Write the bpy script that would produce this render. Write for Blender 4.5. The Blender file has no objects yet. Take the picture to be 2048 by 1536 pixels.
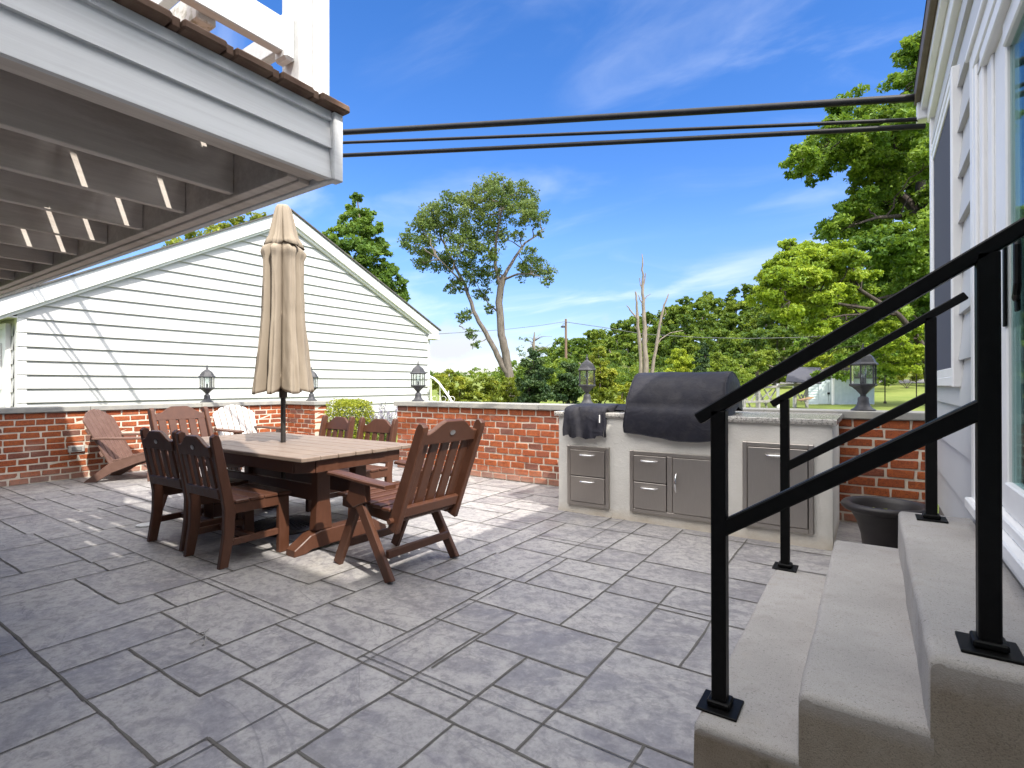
import bpy, bmesh, math, random
from mathutils import Vector, Matrix, noise as mnoise

random.seed(7)
SC = bpy.context.scene
COL = SC.collection
PI = math.pi

# ------------------------------------------------------------------ camera
CAM_H = 1.20
FPX = 1053.13
YAW, PITCH, ROLL = 0.598980, -0.0027217, -0.0021171


def cam_rows():
    cy, sy, cp, sp, cr, sr = math.cos(YAW), math.sin(YAW), math.cos(PITCH), math.sin(PITCH), math.cos(ROLL), math.sin(ROLL)
    rz = Matrix(((cr, -sr, 0), (sr, cr, 0), (0, 0, 1)))
    rx = Matrix(((1, 0, 0), (0, cp, -sp), (0, sp, cp)))
    ry = Matrix(((cy, 0, sy), (0, 1, 0), (-sy, 0, cy)))
    c = Matrix(((1, 0, 0), (0, 0, -1), (0, 1, 0)))
    return rz @ rx @ ry @ c


W = cam_rows()
WT = W.transposed()


def at(px, py, depth):
    """point of the place seen at photo pixel px,py, depth metres along the view axis"""
    return Vector((0, 0, CAM_H)) + (WT @ Vector(((px - 1024) / FPX, (py - 768) / FPX, 1.0))) * depth


cam = bpy.data.cameras.new('camera')
camo = bpy.data.objects.new('camera', cam)
COL.objects.link(camo)
cam.sensor_width = 36.0
cam.sensor_fit = 'HORIZONTAL'
cam.lens = FPX / 2048 * 36.0
cam.clip_start = 0.03
cam.clip_end = 2000
camo.matrix_world = Matrix((
    (W[0][0], -W[1][0], -W[2][0], 0),
    (W[0][1], -W[1][1], -W[2][1], 0),
    (W[0][2], -W[1][2], -W[2][2], CAM_H),
    (0, 0, 0, 1)))
SC.camera = camo

# ------------------------------------------------------------------ materials


class NT:
    def __init__(self, name):
        self.m = bpy.data.materials.new(name)
        self.m.use_nodes = True
        self.t = self.m.node_tree
        self.t.nodes.clear()
        self.out = self.n('ShaderNodeOutputMaterial')
        self.b = self.n('ShaderNodeBsdfPrincipled')
        self.l(self.b.outputs[0], self.out.inputs[0])
        self.tc = self.n('ShaderNodeTexCoord')

    def n(self, typ, **kw):
        nd = self.t.nodes.new(typ)
        for k, v in kw.items():
            setattr(nd, k, v)
        return nd

    def l(self, a, b):
        self.t.links.new(a, b)

    def coord(self, scale=(1, 1, 1), src='Object'):
        mp = self.n('ShaderNodeMapping')
        mp.inputs['Scale'].default_value = scale
        self.l(self.tc.outputs[src], mp.inputs[0])
        return mp.outputs[0]

    def noise(self, scale=5, detail=4, rough=.55, vec=None, dist=0, mscale=(1, 1, 1)):
        nd = self.n('ShaderNodeTexNoise')
        nd.inputs['Scale'].default_value = scale
        nd.inputs['Detail'].default_value = detail
        nd.inputs['Roughness'].default_value = rough
        nd.inputs['Distortion'].default_value = dist
        self.l(vec if vec is not None else self.coord(mscale), nd.inputs['Vector'])
        return nd.outputs['Fac']

    def voro(self, scale=5, feature='F1', vec=None, out='Distance'):
        nd = self.n('ShaderNodeTexVoronoi', feature=feature)
        nd.inputs['Scale'].default_value = scale
        self.l(vec if vec is not None else self.coord(), nd.inputs['Vector'])
        return nd.outputs[out]

    def ramp(self, fac, stops):
        r = self.n('ShaderNodeValToRGB')
        el = r.color_ramp.elements
        while len(el) < len(stops):
            el.new(0.5)
        for e, (p, c) in zip(el, stops):
            e.position = p
            if isinstance(c, (int, float)):
                c = (c, c, c)
            e.color = (c[0], c[1], c[2], 1)
        self.l(fac, r.inputs[0])
        return r.outputs[0]

    def mix(self, fac, a, b, mode='MIX'):
        m = self.n('ShaderNodeMix', data_type='RGBA', blend_type=mode)
        for sock, v in ((m.inputs[0], fac), (m.inputs[6], a), (m.inputs[7], b)):
            if hasattr(v, 'is_linked'):
                self.l(v, sock)
            elif isinstance(v, (int, float)):
                sock.default_value = v
            else:
                sock.default_value = (v[0], v[1], v[2], 1)
        return m.outputs[2]

    def math(self, op, a, b=0.0):
        m = self.n('ShaderNodeMath', operation=op)
        for i, v in enumerate((a, b)):
            if hasattr(v, 'is_linked'):
                self.l(v, m.inputs[i])
            else:
                m.inputs[i].default_value = v
        return m.outputs[0]

    def tone(self, name='tone'):
        a = self.n('ShaderNodeAttribute', attribute_name=name)
        return a.outputs['Fac']

    def color(self, c):
        if hasattr(c, 'is_linked'):
            self.l(c, self.b.inputs['Base Color'])
        else:
            self.b.inputs['Base Color'].default_value = (c[0], c[1], c[2], 1)

    def set(self, rough=.5, metal=0.0, spec=.5):
        if hasattr(rough, 'is_linked'):
            self.l(rough, self.b.inputs['Roughness'])
        else:
            self.b.inputs['Roughness'].default_value = rough
        self.b.inputs['Metallic'].default_value = metal
        self.b.inputs['Specular IOR Level'].default_value = spec

    def bump(self, h, strength=.3, dist=.01):
        bp = self.n('ShaderNodeBump')
        bp.inputs['Strength'].default_value = strength
        bp.inputs['Distance'].default_value = dist
        self.l(h, bp.inputs['Height'])
        if self.b.inputs['Normal'].is_linked:
            self.l(self.b.inputs['Normal'].links[0].from_socket, bp.inputs['Normal'])
        self.l(bp.outputs[0], self.b.inputs['Normal'])


def simple(name, c1, c2, scale=6, rough=.5, metal=0, spec=.5, bump=0, bscale=60, bdist=.002, mscale=(1, 1, 1), detail=5):
    t = NT(name)
    f = t.noise(scale, detail, .6, mscale=mscale)
    t.color(t.mix(t.ramp(f, [(.3, 0), (.7, 1)]), c1, c2))
    t.set(rough, metal, spec)
    if bump:
        t.bump(t.noise(bscale, 4, .6, mscale=mscale), bump, bdist)
    return t.m


M = {}

# stamped slate-look concrete: each slab has its own run of layered, streaky markings
t = NT('stamped_concrete')
v0 = t.coord((1, 1, 1))
tn = t.tone()
off = t.n('ShaderNodeCombineXYZ')
t.l(t.math('MULTIPLY', tn, 37.0), off.inputs[0])
t.l(t.math('MULTIPLY', tn, 91.0), off.inputs[1])
t.l(t.math('MULTIPLY', tn, 13.0), off.inputs[2])
va = t.n('ShaderNodeVectorMath', operation='ADD')
t.l(v0, va.inputs[0])
t.l(off.outputs[0], va.inputs[1])
rot = t.n('ShaderNodeVectorRotate', rotation_type='Z_AXIS')
t.l(va.outputs[0], rot.inputs['Vector'])
t.l(t.math('MULTIPLY', t.math('SUBTRACT', tn, .5), 1.6), rot.inputs['Angle'])
st_ = t.n('ShaderNodeMapping')
st_.inputs['Scale'].default_value = (.75, 1.3, 1)
t.l(rot.outputs[0], st_.inputs[0])
sv = st_.outputs[0]
big = t.noise(1.3, 4, .55, va.outputs[0], .5)
mid = t.noise(2.6, 5, .58, sv, .7)
lay = t.noise(5.5, 6, .62, sv, .9)
fine = t.noise(75, 3, .6, v0)
c = t.mix(t.ramp(big, [(.32, 0), (.68, 1)]), (.255, .246, .248), (.345, .332, .320))
c = t.mix(t.ramp(mid, [(.43, .75), (.50, 0)]), c, (.175, .168, .182))
c = t.mix(t.ramp(lay, [(.50, 0), (.60, .5)]), c, (.40, .38, .355))
c = t.mix(t.math('MULTIPLY', tn, .30), c, (.47, .45, .425))
gr = t.noise(21, 7, .75, va.outputs[0], .25)
c = t.mix(t.ramp(gr, [(.38, .65), (.53, 0)]), c, (.15, .143, .15))
c = t.mix(t.ramp(gr, [(.54, 0), (.66, .42)]), c, (.44, .42, .40))
edge = t.noise(1.9, 5, .55, sv, .8)
c = t.mix(t.ramp(edge, [(.486, 0), (.5, .42), (.514, 0)]), c, (.16, .15, .165))
c = t.mix(t.ramp(fine, [(.3, .28), (.55, 0)]), c, (.17, .162, .165))
c = t.mix(t.ramp(t.noise(.8, 4, .6, v0, .4), [(.60, 0), (.72, .30)]), c, (.36, .33, .26))
c = t.mix(t.ramp(t.noise(2.9, 4, .6, va.outputs[0], .3), [(.66, 0), (.70, .35)]), c, (.20, .19, .215))
t.color(c)
t.set(t.ramp(mid, [(.3, .40), (.7, .60)]), 0, .45)
t.bump(mid, .30, .014)
t.bump(lay, .30, .008)
t.bump(gr, .22, .004)
t.bump(t.ramp(edge, [(.49, 0), (.51, 1)]), .35, .004)
t.bump(fine, .10, .0015)
M['patio'] = t.m

t = NT('patio_joint')
t.color(t.mix(t.noise(30, 3), (.07, .066, .06), (.14, .13, .115)))
t.set(.9)
M['joint'] = t.m

# bricks
t = NT('red_brick')
tn = t.tone()
c = t.ramp(tn, [(0, (.32, .078, .028)), (.45, (.41, .112, .034)), (.82, (.34, .090, .036)), (.95, (.20, .085, .06)), (1, (.20, .115, .09))])
n1 = t.noise(22, 6, .7)
c = t.mix(t.ramp(n1, [(.35, .55), (.62, 0)]), c, (.17, .045, .028))
cr = t.noise(13, 5, .65, t.coord((1, 1, 1.6)), 2.0)
c = t.mix(t.ramp(cr, [(.478, 0), (.5, .85), (.522, 0)]), c, (.035, .016, .013))
c = t.mix(t.ramp(t.noise(3.3, 4), [(.58, 0), (.78, .38)]), c, (.42, .30, .24))
sz = t.n('ShaderNodeSeparateXYZ')
t.l(t.tc.outputs['Object'], sz.inputs[0])
foot = t.math('ADD', sz.outputs[2], t.math('MULTIPLY', t.noise(4, 5, .7), .35))
c = t.mix(t.ramp(foot, [(.10, .55), (.36, 0)]), c, (.46, .37, .31))
t.color(c)
t.set(.85, 0, .25)
t.bump(n1, .6, .004)
t.bump(cr, .4, .004)
M['brick'] = t.m
M['mortar'] = simple('mortar', (.66, .58, .48), (.52, .46, .38), 12, .95, 0, .1, .5, 90, .003)
M['capstone'] = simple('cap_stone', (.36, .345, .30), (.25, .25, .24), 7, .8, 0, .25, .4, 70, .003)

# siding and trim
t = NT('white_vinyl_siding')
c = t.mix(t.ramp(t.noise(1.7, 4, .6, t.coord((1, 1, .35))), [(.35, 0), (.75, .6)]), (.505, .51, .505), (.46, .46, .45))
c = t.mix(t.math('MULTIPLY', t.tone(), .10), c, (.40, .40, .39))
c = t.mix(t.ramp(t.noise(2.6, 5, .7, t.coord((1, 1.6, .5))), [(.60, 0), (.80, .22)]), c, (.40, .39, .35))
t.color(c)
t.set(.5, 0, .35)
t.bump(t.noise(35, 3, .6, t.coord((1, .06, 2))), .06, .002)
M['siding'] = t.m
t = NT('white_painted_wood')
g = t.noise(40, 5, .65, t.coord((1, .035, 1)))
c = t.mix(t.ramp(g, [(.40, .0), (.70, .5)]), (.71, .72, .72), (.50, .50, .50))
c = t.mix(t.ramp(t.noise(1.8, 5, .65, t.coord((1, .5, 1.6))), [(.5, 0), (.8, .45)]), c, (.50, .485, .44))
t.color(c)
t.set(.6, 0, .3)
t.bump(g, .3, .003)
M['paint'] = t.m
t = NT('weathered_joist_paint')
g = t.noise(30, 6, .7, t.coord((1, .05, 1)))
c = t.mix(t.ramp(g, [(.38, 0), (.68, .55)]), (.70, .64, .58), (.48, .42, .37))
c = t.mix(t.ramp(t.noise(3.2, 6, .7, t.coord((1, .35, 1.3))), [(.5, 0), (.72, .6)]), c, (.33, .27, .21))
t.color(c)
t.set(.7, 0, .25)
t.bump(g, .4, .003)
M['joist'] = t.m
t = NT('dirty_white_paint')
c = t.mix(t.ramp(t.noise(18, 6, .75), [(.52, 0), (.66, .75)]), (.74, .73, .70), (.30, .27, .17))
t.color(c)
t.set(.7)
M['dirty'] = t.m
M['trim'] = simple('white_trim', (.80, .80, .79), (.72, .72, .71), 3, .45, 0, .4)
M['deckboard'] = simple('brown_deck_board', (.10, .055, .038), (.18, .12, .085), 9, .8, 0, .2, .6, 45, .004, (.12, 1, 1))
M['gutter'] = simple('brown_roof_edge', (.10, .075, .055), (.14, .11, .085), 5, .6, 0, .3)
M['shingle'] = simple('dark_shingle', (.07, .068, .066), (.12, .115, .11), 14, .9, 0, .2, .5, 40, .006)

# concrete
t = NT('broom_finished_concrete')
n1 = t.noise(2.2, 6, .65)
fine = t.noise(300, 3, .7)
c = t.mix(t.ramp(n1, [(.3, 0), (.7, 1)]), (.31, .292, .27), (.41, .388, .36))
pit = t.noise(120, 4, .75)
c = t.mix(t.ramp(fine, [(.33, .6), (.47, 0)]), c, (.17, .155, .14))
c = t.mix(t.ramp(pit, [(.33, .8), (.41, 0)]), c, (.13, .115, .10))
c = t.mix(t.ramp(t.noise(9, 5, .7), [(.55, 0), (.70, .35)]), c, (.24, .215, .185))
c = t.mix(t.ramp(t.noise(4, 5, .7), [(.58, 0), (.75, .5)]), c, (.31, .27, .22))
t.color(c)
t.set(.9, 0, .2)
t.bump(fine, .5, .003)
t.bump(t.noise(90, 3, .6, t.coord((1, .08, 1))), .35, .003)
M['concrete'] = t.m
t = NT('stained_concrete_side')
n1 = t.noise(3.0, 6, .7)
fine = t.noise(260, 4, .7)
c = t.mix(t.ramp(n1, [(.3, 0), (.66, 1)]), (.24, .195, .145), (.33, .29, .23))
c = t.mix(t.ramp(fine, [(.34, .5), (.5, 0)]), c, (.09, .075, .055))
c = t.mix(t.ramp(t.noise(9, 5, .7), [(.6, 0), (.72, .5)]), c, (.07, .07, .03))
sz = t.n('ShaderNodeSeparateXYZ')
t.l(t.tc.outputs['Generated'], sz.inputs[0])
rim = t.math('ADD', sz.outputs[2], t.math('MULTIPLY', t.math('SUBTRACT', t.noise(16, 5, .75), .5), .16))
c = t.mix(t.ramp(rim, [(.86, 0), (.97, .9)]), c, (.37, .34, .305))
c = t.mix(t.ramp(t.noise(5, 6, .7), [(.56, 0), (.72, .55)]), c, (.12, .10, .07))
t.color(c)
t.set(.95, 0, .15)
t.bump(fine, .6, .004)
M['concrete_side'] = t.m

# stucco, granite, steel
t = NT('white_stucco')
n1 = t.noise(45, 5, .7)
c = t.mix(t.ramp(t.noise(1.8, 5, .65), [(.4, 0), (.75, .6)]), (.68, .655, .60), (.56, .53, .48))
sz = t.n('ShaderNodeSeparateXYZ')
t.l(t.tc.outputs['Object'], sz.inputs[0])
foot = t.math('ADD', sz.outputs[2], t.math('MULTIPLY', t.noise(7, 5, .7), .16))
c = t.mix(t.ramp(foot, [(.07, .75), (.19, 0)]), c, (.42, .35, .26))
c = t.mix(t.ramp(t.noise(3.0, 6, .7, t.coord((1.5, 1, .45))), [(.60, 0), (.75, .35)]), c, (.44, .41, .36))
t.color(c)
t.set(.95, 0, .15)
t.bump(n1, .7, .006)
M['stucco'] = t.m
t = NT('speckled_granite')
s = t.voro(130, 'F1', out='Color')
c = t.ramp(t.noise(62, 4, .85), [(.36, (.05, .048, .05)), (.46, (.25, .23, .21)), (.55, (.55, .52, .47)), (.66, (.20, .19, .18))])
c = t.mix(t.ramp(t.noise(4, 4), [(.35, 0), (.7, .5)]), c, (.36, .36, .33))
t.color(c)
t.set(.22, 0, .5)
M['granite'] = t.m
t = NT('brushed_stainless_steel')
g = t.noise(14, 5, .7, t.coord((30, 1, .6)))
t.color(t.mix(t.ramp(g, [(.3, 0), (.7, 1)]), (.42, .385, .35), (.50, .46, .42)))
t.set(t.ramp(g, [(.3, .34), (.7, .46)]), 1.0, .5)
M['steel'] = t.m
M['chrome'] = simple('polished_chrome', (.75, .75, .75), (.80, .80, .80), 3, .12, 1.0)
M['gap'] = simple('dark_gap', (.012, .012, .013), (.02, .02, .02), 3, .9)
t = NT('black_vinyl_cover')
w1 = t.noise(6, 5, .55, t.coord((1, 1, 1.4)), 1.2)
w2 = t.noise(2.2, 3, .5, t.coord((1.2, 1, 1)), .8)
t.color(t.mix(t.ramp(t.noise(5, 5, .7), [(.45, 0), (.75, .55)]), (.022, .022, .030), (.058, .055, .055)))
t.set(t.ramp(w1, [(.3, .5), (.7, .68)]), 0, .14)
t.bump(w2, .32, .05)
t.bump(w1, .45, .02)
t.bump(t.noise(400, 2), .08, .001)
M['cover'] = t.m

M['rail'] = simple('black_powder_coat', (.0025, .0025, .0025), (.005, .005, .005), 30, .45, 0, .13, .08, 300, .0008)
t = NT('brown_poly_lumber')
g = t.noise(26, 5, .7, t.coord((1, 1, .25)))
c = t.mix(t.ramp(g, [(.3, 0), (.7, 1)]), (.072, .0275, .0145), (.100, .040, .022))
c = t.mix(t.ramp(t.noise(5, 5, .7), [(.58, 0), (.8, .2)]), c, (.16, .075, .048))
t.color(c)
t.set(t.ramp(g, [(.3, .36), (.7, .52)]), 0, .45)
t.bump(t.noise(120, 4, .7, t.coord((1, 1, .25))), .12, .0015)
M['poly'] = t.m
t = NT('weathered_table_planks')
g = t.noise(18, 6, .7, t.coord((.22, 1, 1)))
c = t.mix(t.ramp(g, [(.3, 0), (.7, 1)]), (.185, .132, .10), (.25, .195, .155))
c = t.mix(t.ramp(t.noise(2.2, 5, .7), [(.5, 0), (.75, .5)]), c, (.30, .215, .165))
t.color(c)
t.set(.5, 0, .4)
M['tabletop'] = t.m
M['adir'] = simple('faded_brown_poly', (.13, .072, .055), (.175, .102, .08), 12, .55, 0, .35, .1, 90, .001)
M['adir_white'] = simple('weathered_white_poly', (.60, .58, .55), (.50, .47, .44), 12, .6, 0, .3, .1, 90, .001)
M['medal'] = simple('silver_badge', (.6, .6, .6), (.5, .5, .5), 40, .3, 1.0, .5, .5, 150, .001)
t = NT('tan_canvas')
c = t.mix(t.ramp(t.noise(2.4, 5, .65, t.coord((1, 1, .4))), [(.3, 0), (.75, 1)]), (.245, .202, .155), (.325, .275, .215))
t.color(c)
t.set(.92, 0, .15)
t.bump(t.noise(9, 4, .6, t.coord((1, 1, .25))), .4, .02)
t.bump(t.noise(420, 2), .15, .001)
M['canvas'] = t.m
M['pole'] = simple('bronze_pole', (.055, .05, .048), (.08, .075, .07), 10, .4, .6)
M['iron'] = simple('cast_iron_base', (.05, .043, .038), (.08, .07, .062), 20, .5, .2, .4, .2, 80)
M['lantern'] = simple('black_lantern_metal', (.035, .035, .04), (.065, .065, .07), 18, .55, .2, .4, .3, 150, .001)
t = NT('lantern_glass')
t.color((.92, .95, .95))
t.set(.03, 0, .5)
tr = t.n('ShaderNodeBsdfTransparent')
tr.inputs[0].default_value = (.93, .96, .95, 1)
mx = t.n('ShaderNodeMixShader')
lw = t.n('ShaderNodeLayerWeight')
lw.inputs[0].default_value = .25
t.l(t.math('ADD', t.math('MULTIPLY', lw.outputs['Fresnel'], .6), .06), mx.inputs[0])
gl = t.n('ShaderNodeBsdfGlossy')
gl.inputs['Roughness'].default_value = .03
t.l(tr.outputs[0], mx.inputs[1])
t.l(gl.outputs[0], mx.inputs[2])
t.l(mx.outputs[0], t.out.inputs[0])
M['glass'] = t.m
M['candle'] = simple('ivory_socket', (.60, .57, .50), (.5, .47, .42), 10, .5)
t = NT('door_glass')
tr = t.n('ShaderNodeBsdfTransparent')
tr.inputs[0].default_value = (.72, .84, .83, 1)
gl = t.n('ShaderNodeBsdfGlossy')
gl.inputs['Roughness'].default_value = .02
gl.inputs[0].default_value = (.9, 1, 1, 1)
mx = t.n('ShaderNodeMixShader')
lw = t.n('ShaderNodeLayerWeight')
lw.inputs[0].default_value = .35
t.l(t.math('ADD', t.math('MULTIPLY', lw.outputs['Fresnel'], .24), .05), mx.inputs[0])
t.l(tr.outputs[0], mx.inputs[1])
t.l(gl.outputs[0], mx.inputs[2])
t.l(mx.outputs[0], t.out.inputs[0])
M['doorglass'] = t.m
M['blind'] = simple('pale_blind', (.40, .47, .46), (.34, .41, .41), 2, .7, mscale=(1, 1, .1))
M['screen'] = simple('window_screen', (.085, .09, .115), (.10, .105, .13), 300, .85, 0, .1)
M['pot'] = simple('dark_planter', (.016, .013, .013), (.028, .023, .022), 7, .45, 0, .35, .1, 60)
M['soil'] = simple('potting_soil', (.03, .022, .016), (.06, .045, .03), 30, 1)
M['cable'] = simple('black_cable', (.010, .010, .011), (.018, .018, .019), 8, .42, 0, .22)
M['wire'] = simple('grey_wire', (.10, .10, .10), (.14, .14, .14), 8, .6)
M['outlet'] = simple('grey_outlet_box', (.50, .49, .46), (.40, .39, .37), 20, .5)
M['drain'] = simple('pale_plastic', (.62, .63, .63), (.54, .55, .55), 15, .5)
M['foundation'] = simple('grey_foundation', (.20, .195, .19), (.27, .26, .25), 9, .95, bump=.4)
M['woodpost'] = simple('grey_weathered_wood', (.34, .33, .31), (.22, .21, .20), 10, .9, bump=.3)
M['plank'] = simple('tan_plank', (.42, .27, .15), (.34, .21, .12), 10, .8)
M['tarp'] = simple('dark_roof', (.03, .032, .045), (.05, .05, .06), 8, .7)
M['shed'] = simple('pale_blue_shed', (.55, .62, .63), (.45, .53, .54), 4, .8)
M['utility'] = simple('pole_wood', (.20, .13, .09), (.14, .09, .06), 14, .9, mscale=(1, 1, .1))
M['white'] = simple('white_metal', (.78, .78, .77), (.72, .72, .7), 4, .4)
M['road'] = simple('road_asphalt', (.17, .165, .16), (.22, .21, .20), 6, .9)


def bark(name, c1, c2, sc=14):
    t = NT(name)
    g = t.noise(sc, 6, .7, t.coord((1, 1, .2)))
    t.color(t.mix(t.ramp(g, [(.32, 0), (.68, 1)]), c1, c2))
    t.set(.95, 0, .15)
    t.bump(g, .8, .03)
    return t.m


M['bark'] = bark('grey_brown_bark', (.085, .07, .058), (.20, .175, .15))
M['bark_dark'] = bark('dark_bark', (.035, .028, .024), (.085, .07, .06))
M['bark_dead'] = bark('bleached_bark', (.15, .125, .10), (.29, .25, .21))


def leafmat(name, dark, mid, light, trans=.35):
    t = NT(name)
    c = t.ramp(t.tone(), [(0, dark), (.5, mid), (1, light)])
    t.color(c)
    t.set(.55, 0, .3)
    tl = t.n('ShaderNodeBsdfTranslucent')
    t.l(t.mix(.5, c, (min(1, light[0] * 1.5), min(1, light[1] * 1.5), light[2])), tl.inputs[0])
    mx = t.n('ShaderNodeMixShader')
    mx.inputs[0].default_value = trans
    t.l(t.b.outputs[0], mx.inputs[1])
    t.l(tl.outputs[0], mx.inputs[2])
    t.l(mx.outputs[0], t.out.inputs[0])
    return t.m


M['leaf_maple'] = leafmat('maple_leaves', (.050, .115, .016), (.11, .205, .022), (.21, .30, .035))
M['leaf_locust'] = leafmat('locust_leaves', (.045, .085, .020), (.095, .150, .030), (.16, .205, .050), .3)
M['leaf_cone'] = leafmat('pear_leaves', (.045, .10, .018), (.09, .17, .024), (.17, .25, .035))
M['leaf_wood'] = leafmat('wood_leaves', (.045, .095, .014), (.10, .165, .020), (.20, .255, .030))
M['leaf_shrub'] = leafmat('shrub_leaves', (.085, .125, .015), (.18, .225, .024), (.32, .33, .04))
M['leaf_dark'] = leafmat('evergreen_leaves', (.014, .038, .014), (.032, .068, .022), (.07, .11, .03), .2)
M['leaf_box'] = leafmat('boxwood_leaves', (.09, .13, .012), (.22, .26, .022), (.42, .42, .04))
M['leaf_yellow'] = leafmat('yellow_green_leaves', (.16, .23, .02), (.30, .37, .03), (.45, .48, .05))
M['leaf_lime'] = leafmat('lime_leaves', (.10, .175, .015), (.21, .31, .024), (.36, .43, .045))
M['lavender'] = leafmat('lavender_blooms', (.14, .16, .12), (.24, .22, .30), (.36, .33, .46))

t = NT('lawn_grass')
c = t.mix(t.ramp(t.noise(.25, 6, .7), [(.3, 0), (.7, 1)]), (.11, .155, .028), (.21, .23, .06))
c = t.mix(t.ramp(t.noise(14, 4, .7), [(.3, .5), (.7, 0)]), c, (.05, .085, .015))
t.color(c)
t.set(.9, 0, .15)
t.bump(t.noise(25, 3), .6, .06)
M['grass'] = t.m

# ------------------------------------------------------------------ mesh builder


class MB:
    def __init__(self):
        self.v = []
        self.f = []
        self.tn = []

    def add(self, vs, fs, tone=0.5):
        o = len(self.v)
        self.v.extend([tuple(p) for p in vs])
        for f in fs:
            self.f.append([i + o for i in f])
            self.tn.append(tone)

    def cbox(self, a, b, c, ch, xf, tone=.5, jit=0):
        """chamfered box of half extents a,b,c placed by xf(Vector)->Vector"""
        ch = min(ch, a * .49, b * .49, c * .49)
        vs = []
        idx = {}
        for sx in (-1, 1):
            for sy in (-1, 1):
                for sz in (-1, 1):
                    j = [random.uniform(-jit, jit) for _ in range(3)] if jit else (0, 0, 0)
                    for k, p in enumerate(((sx * a, sy * (b - ch), sz * (c - ch)), (sx * (a - ch), sy * b, sz * (c - ch)), (sx * (a - ch), sy * (b - ch), sz * c))):
                        idx[(sx, sy, sz, k)] = len(vs)
                        vs.append(xf(Vector((p[0] + j[0], p[1] + j[1], p[2] + j[2]))))
        fs = []
        q = ((-1, -1), (1, -1), (1, 1), (-1, 1))
        for s in (-1, 1):
            fs.append([idx[(s, u, w, 0)] for u, w in q])
            fs.append([idx[(u, s, w, 1)] for u, w in q])
            fs.append([idx[(u, w, s, 2)] for u, w in q])
        for s1 in (-1, 1):
            for s2 in (-1, 1):
                fs.append([idx[(s1, s2, -1, 0)], idx[(s1, s2, 1, 0)], idx[(s1, s2, 1, 1)], idx[(s1, s2, -1, 1)]])
                fs.append([idx[(s1, -1, s2, 0)], idx[(s1, 1, s2, 0)], idx[(s1, 1, s2, 2)], idx[(s1, -1, s2, 2)]])
                fs.append([idx[(-1, s1, s2, 1)], idx[(1, s1, s2, 1)], idx[(1, s1, s2, 2)], idx[(-1, s1, s2, 2)]])
        for sx in (-1, 1):
            for sy in (-1, 1):
                for sz in (-1, 1):
                    fs.append([idx[(sx, sy, sz, k)] for k in range(3)])
        self.add(vs, fs, tone)

    def box(self, x0, x1, y0, y1, z0, z1, ch=.003, tone=.5, jit=0):
        c = Vector(((x0 + x1) / 2, (y0 + y1) / 2, (z0 + z1) / 2))
        self.cbox(abs(x1 - x0) / 2, abs(y1 - y0) / 2, abs(z1 - z0) / 2, ch, lambda p: p + c, tone, jit)

    def bar(self, p, q, w, h, up=(0, 0, 1), ch=.003, tone=.5):
        """box from p to q; w across, h along up"""
        p, q = Vector(p), Vector(q)
        d = q - p
        L = d.length
        d.normalize()
        up = Vector(up)
        s = d.cross(up)
        if s.length < 1e-5:
            s = d.cross(Vector((1, 0, 0)))
        s.normalize()
        u = s.cross(d)
        m = (p + q) / 2
        self.cbox(L / 2, w / 2, h / 2, ch, lambda a: m + d * a.x + s * a.y + u * a.z, tone)

    def prism(self, poly, t0, t1, axis, ch=0, tone=.5):
        """2-D polygon extruded between t0 and t1; axis x: (y,z), y: (x,z), z: (x,y)"""
        def pt(a, b, t):
            return {'x': (t, a, b), 'y': (a, t, b), 'z': (a, b, t)}[axis]
        n = len(poly)
        if ch <= 0:
            vs = [pt(a, b, t0) for a, b in poly] + [pt(a, b, t1) for a, b in poly]
            fs = [list(range(n)), list(range(2 * n - 1, n - 1, -1))]
            fs += [[i, (i + 1) % n, n + (i + 1) % n, n + i] for i in range(n)]
        else:
            # polygon orientation decides the inset side
            area = sum(poly[i][0] * poly[(i + 1) % n][1] - poly[(i + 1) % n][0] * poly[i][1] for i in range(n))
            sg = 1 if area > 0 else -1
            ip = []
            for i in range(n):
                a0, a1, a2 = Vector(poly[i - 1]), Vector(poly[i]), Vector(poly[(i + 1) % n])
                d1 = (a1 - a0).normalized()
                d2 = (a2 - a1).normalized()
                b = Vector((-d1.y, d1.x)) + Vector((-d2.y, d2.x))
                if b.length < .05:
                    b = Vector((-d1.y, d1.x))
                p = a1 + b.normalized() * ch * sg
                ip.append((p.x, p.y))
            s = 1 if t1 > t0 else -1
            rings = [[pt(a, b, t0) for a, b in ip], [pt(a, b, t0 + s * ch) for a, b in poly], [pt(a, b, t1 - s * ch) for a, b in poly], [pt(a, b, t1) for a, b in ip]]
            vs = [p for r in rings for p in r]
            fs = [list(range(n)), list(range(4 * n - 1, 3 * n - 1, -1))]
            for k in range(3):
                fs += [[k * n + i, k * n + (i + 1) % n, (k + 1) * n + (i + 1) % n, (k + 1) * n + i] for i in range(n)]
        self.add(vs, fs, tone)

    def tube(self, pts, rad, n=8, caps=True, tone=.5):
        pts = [Vector(p) for p in pts]
        if isinstance(rad, (int, float)):
            rad = [rad] * len(pts)
        vs = []
        fs = []
        prev = None
        for i, p in enumerate(pts):
            d = (pts[min(i + 1, len(pts) - 1)] - pts[max(i - 1, 0)]).normalized()
            if prev is None:
                s = d.cross(Vector((0, 0, 1)))
                if s.length < 1e-3:
                    s = d.cross(Vector((1, 0, 0)))
            else:
                s = prev - d * prev.dot(d)
            s.normalize()
            prev = s
            u = d.cross(s)
            for k in range(n):
                a = 2 * PI * k / n
                vs.append(p + (s * math.cos(a) + u * math.sin(a)) * rad[i])
        for i in range(len(pts) - 1):
            for k in range(n):
                fs.append([i * n + k, i * n + (k + 1) % n, (i + 1) * n + (k + 1) % n, (i + 1) * n + k])
        if caps:
            fs.append(list(range(n)))
            fs.append([(len(pts) - 1) * n + k for k in reversed(range(n))])
        self.add(vs, fs, tone)

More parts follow.
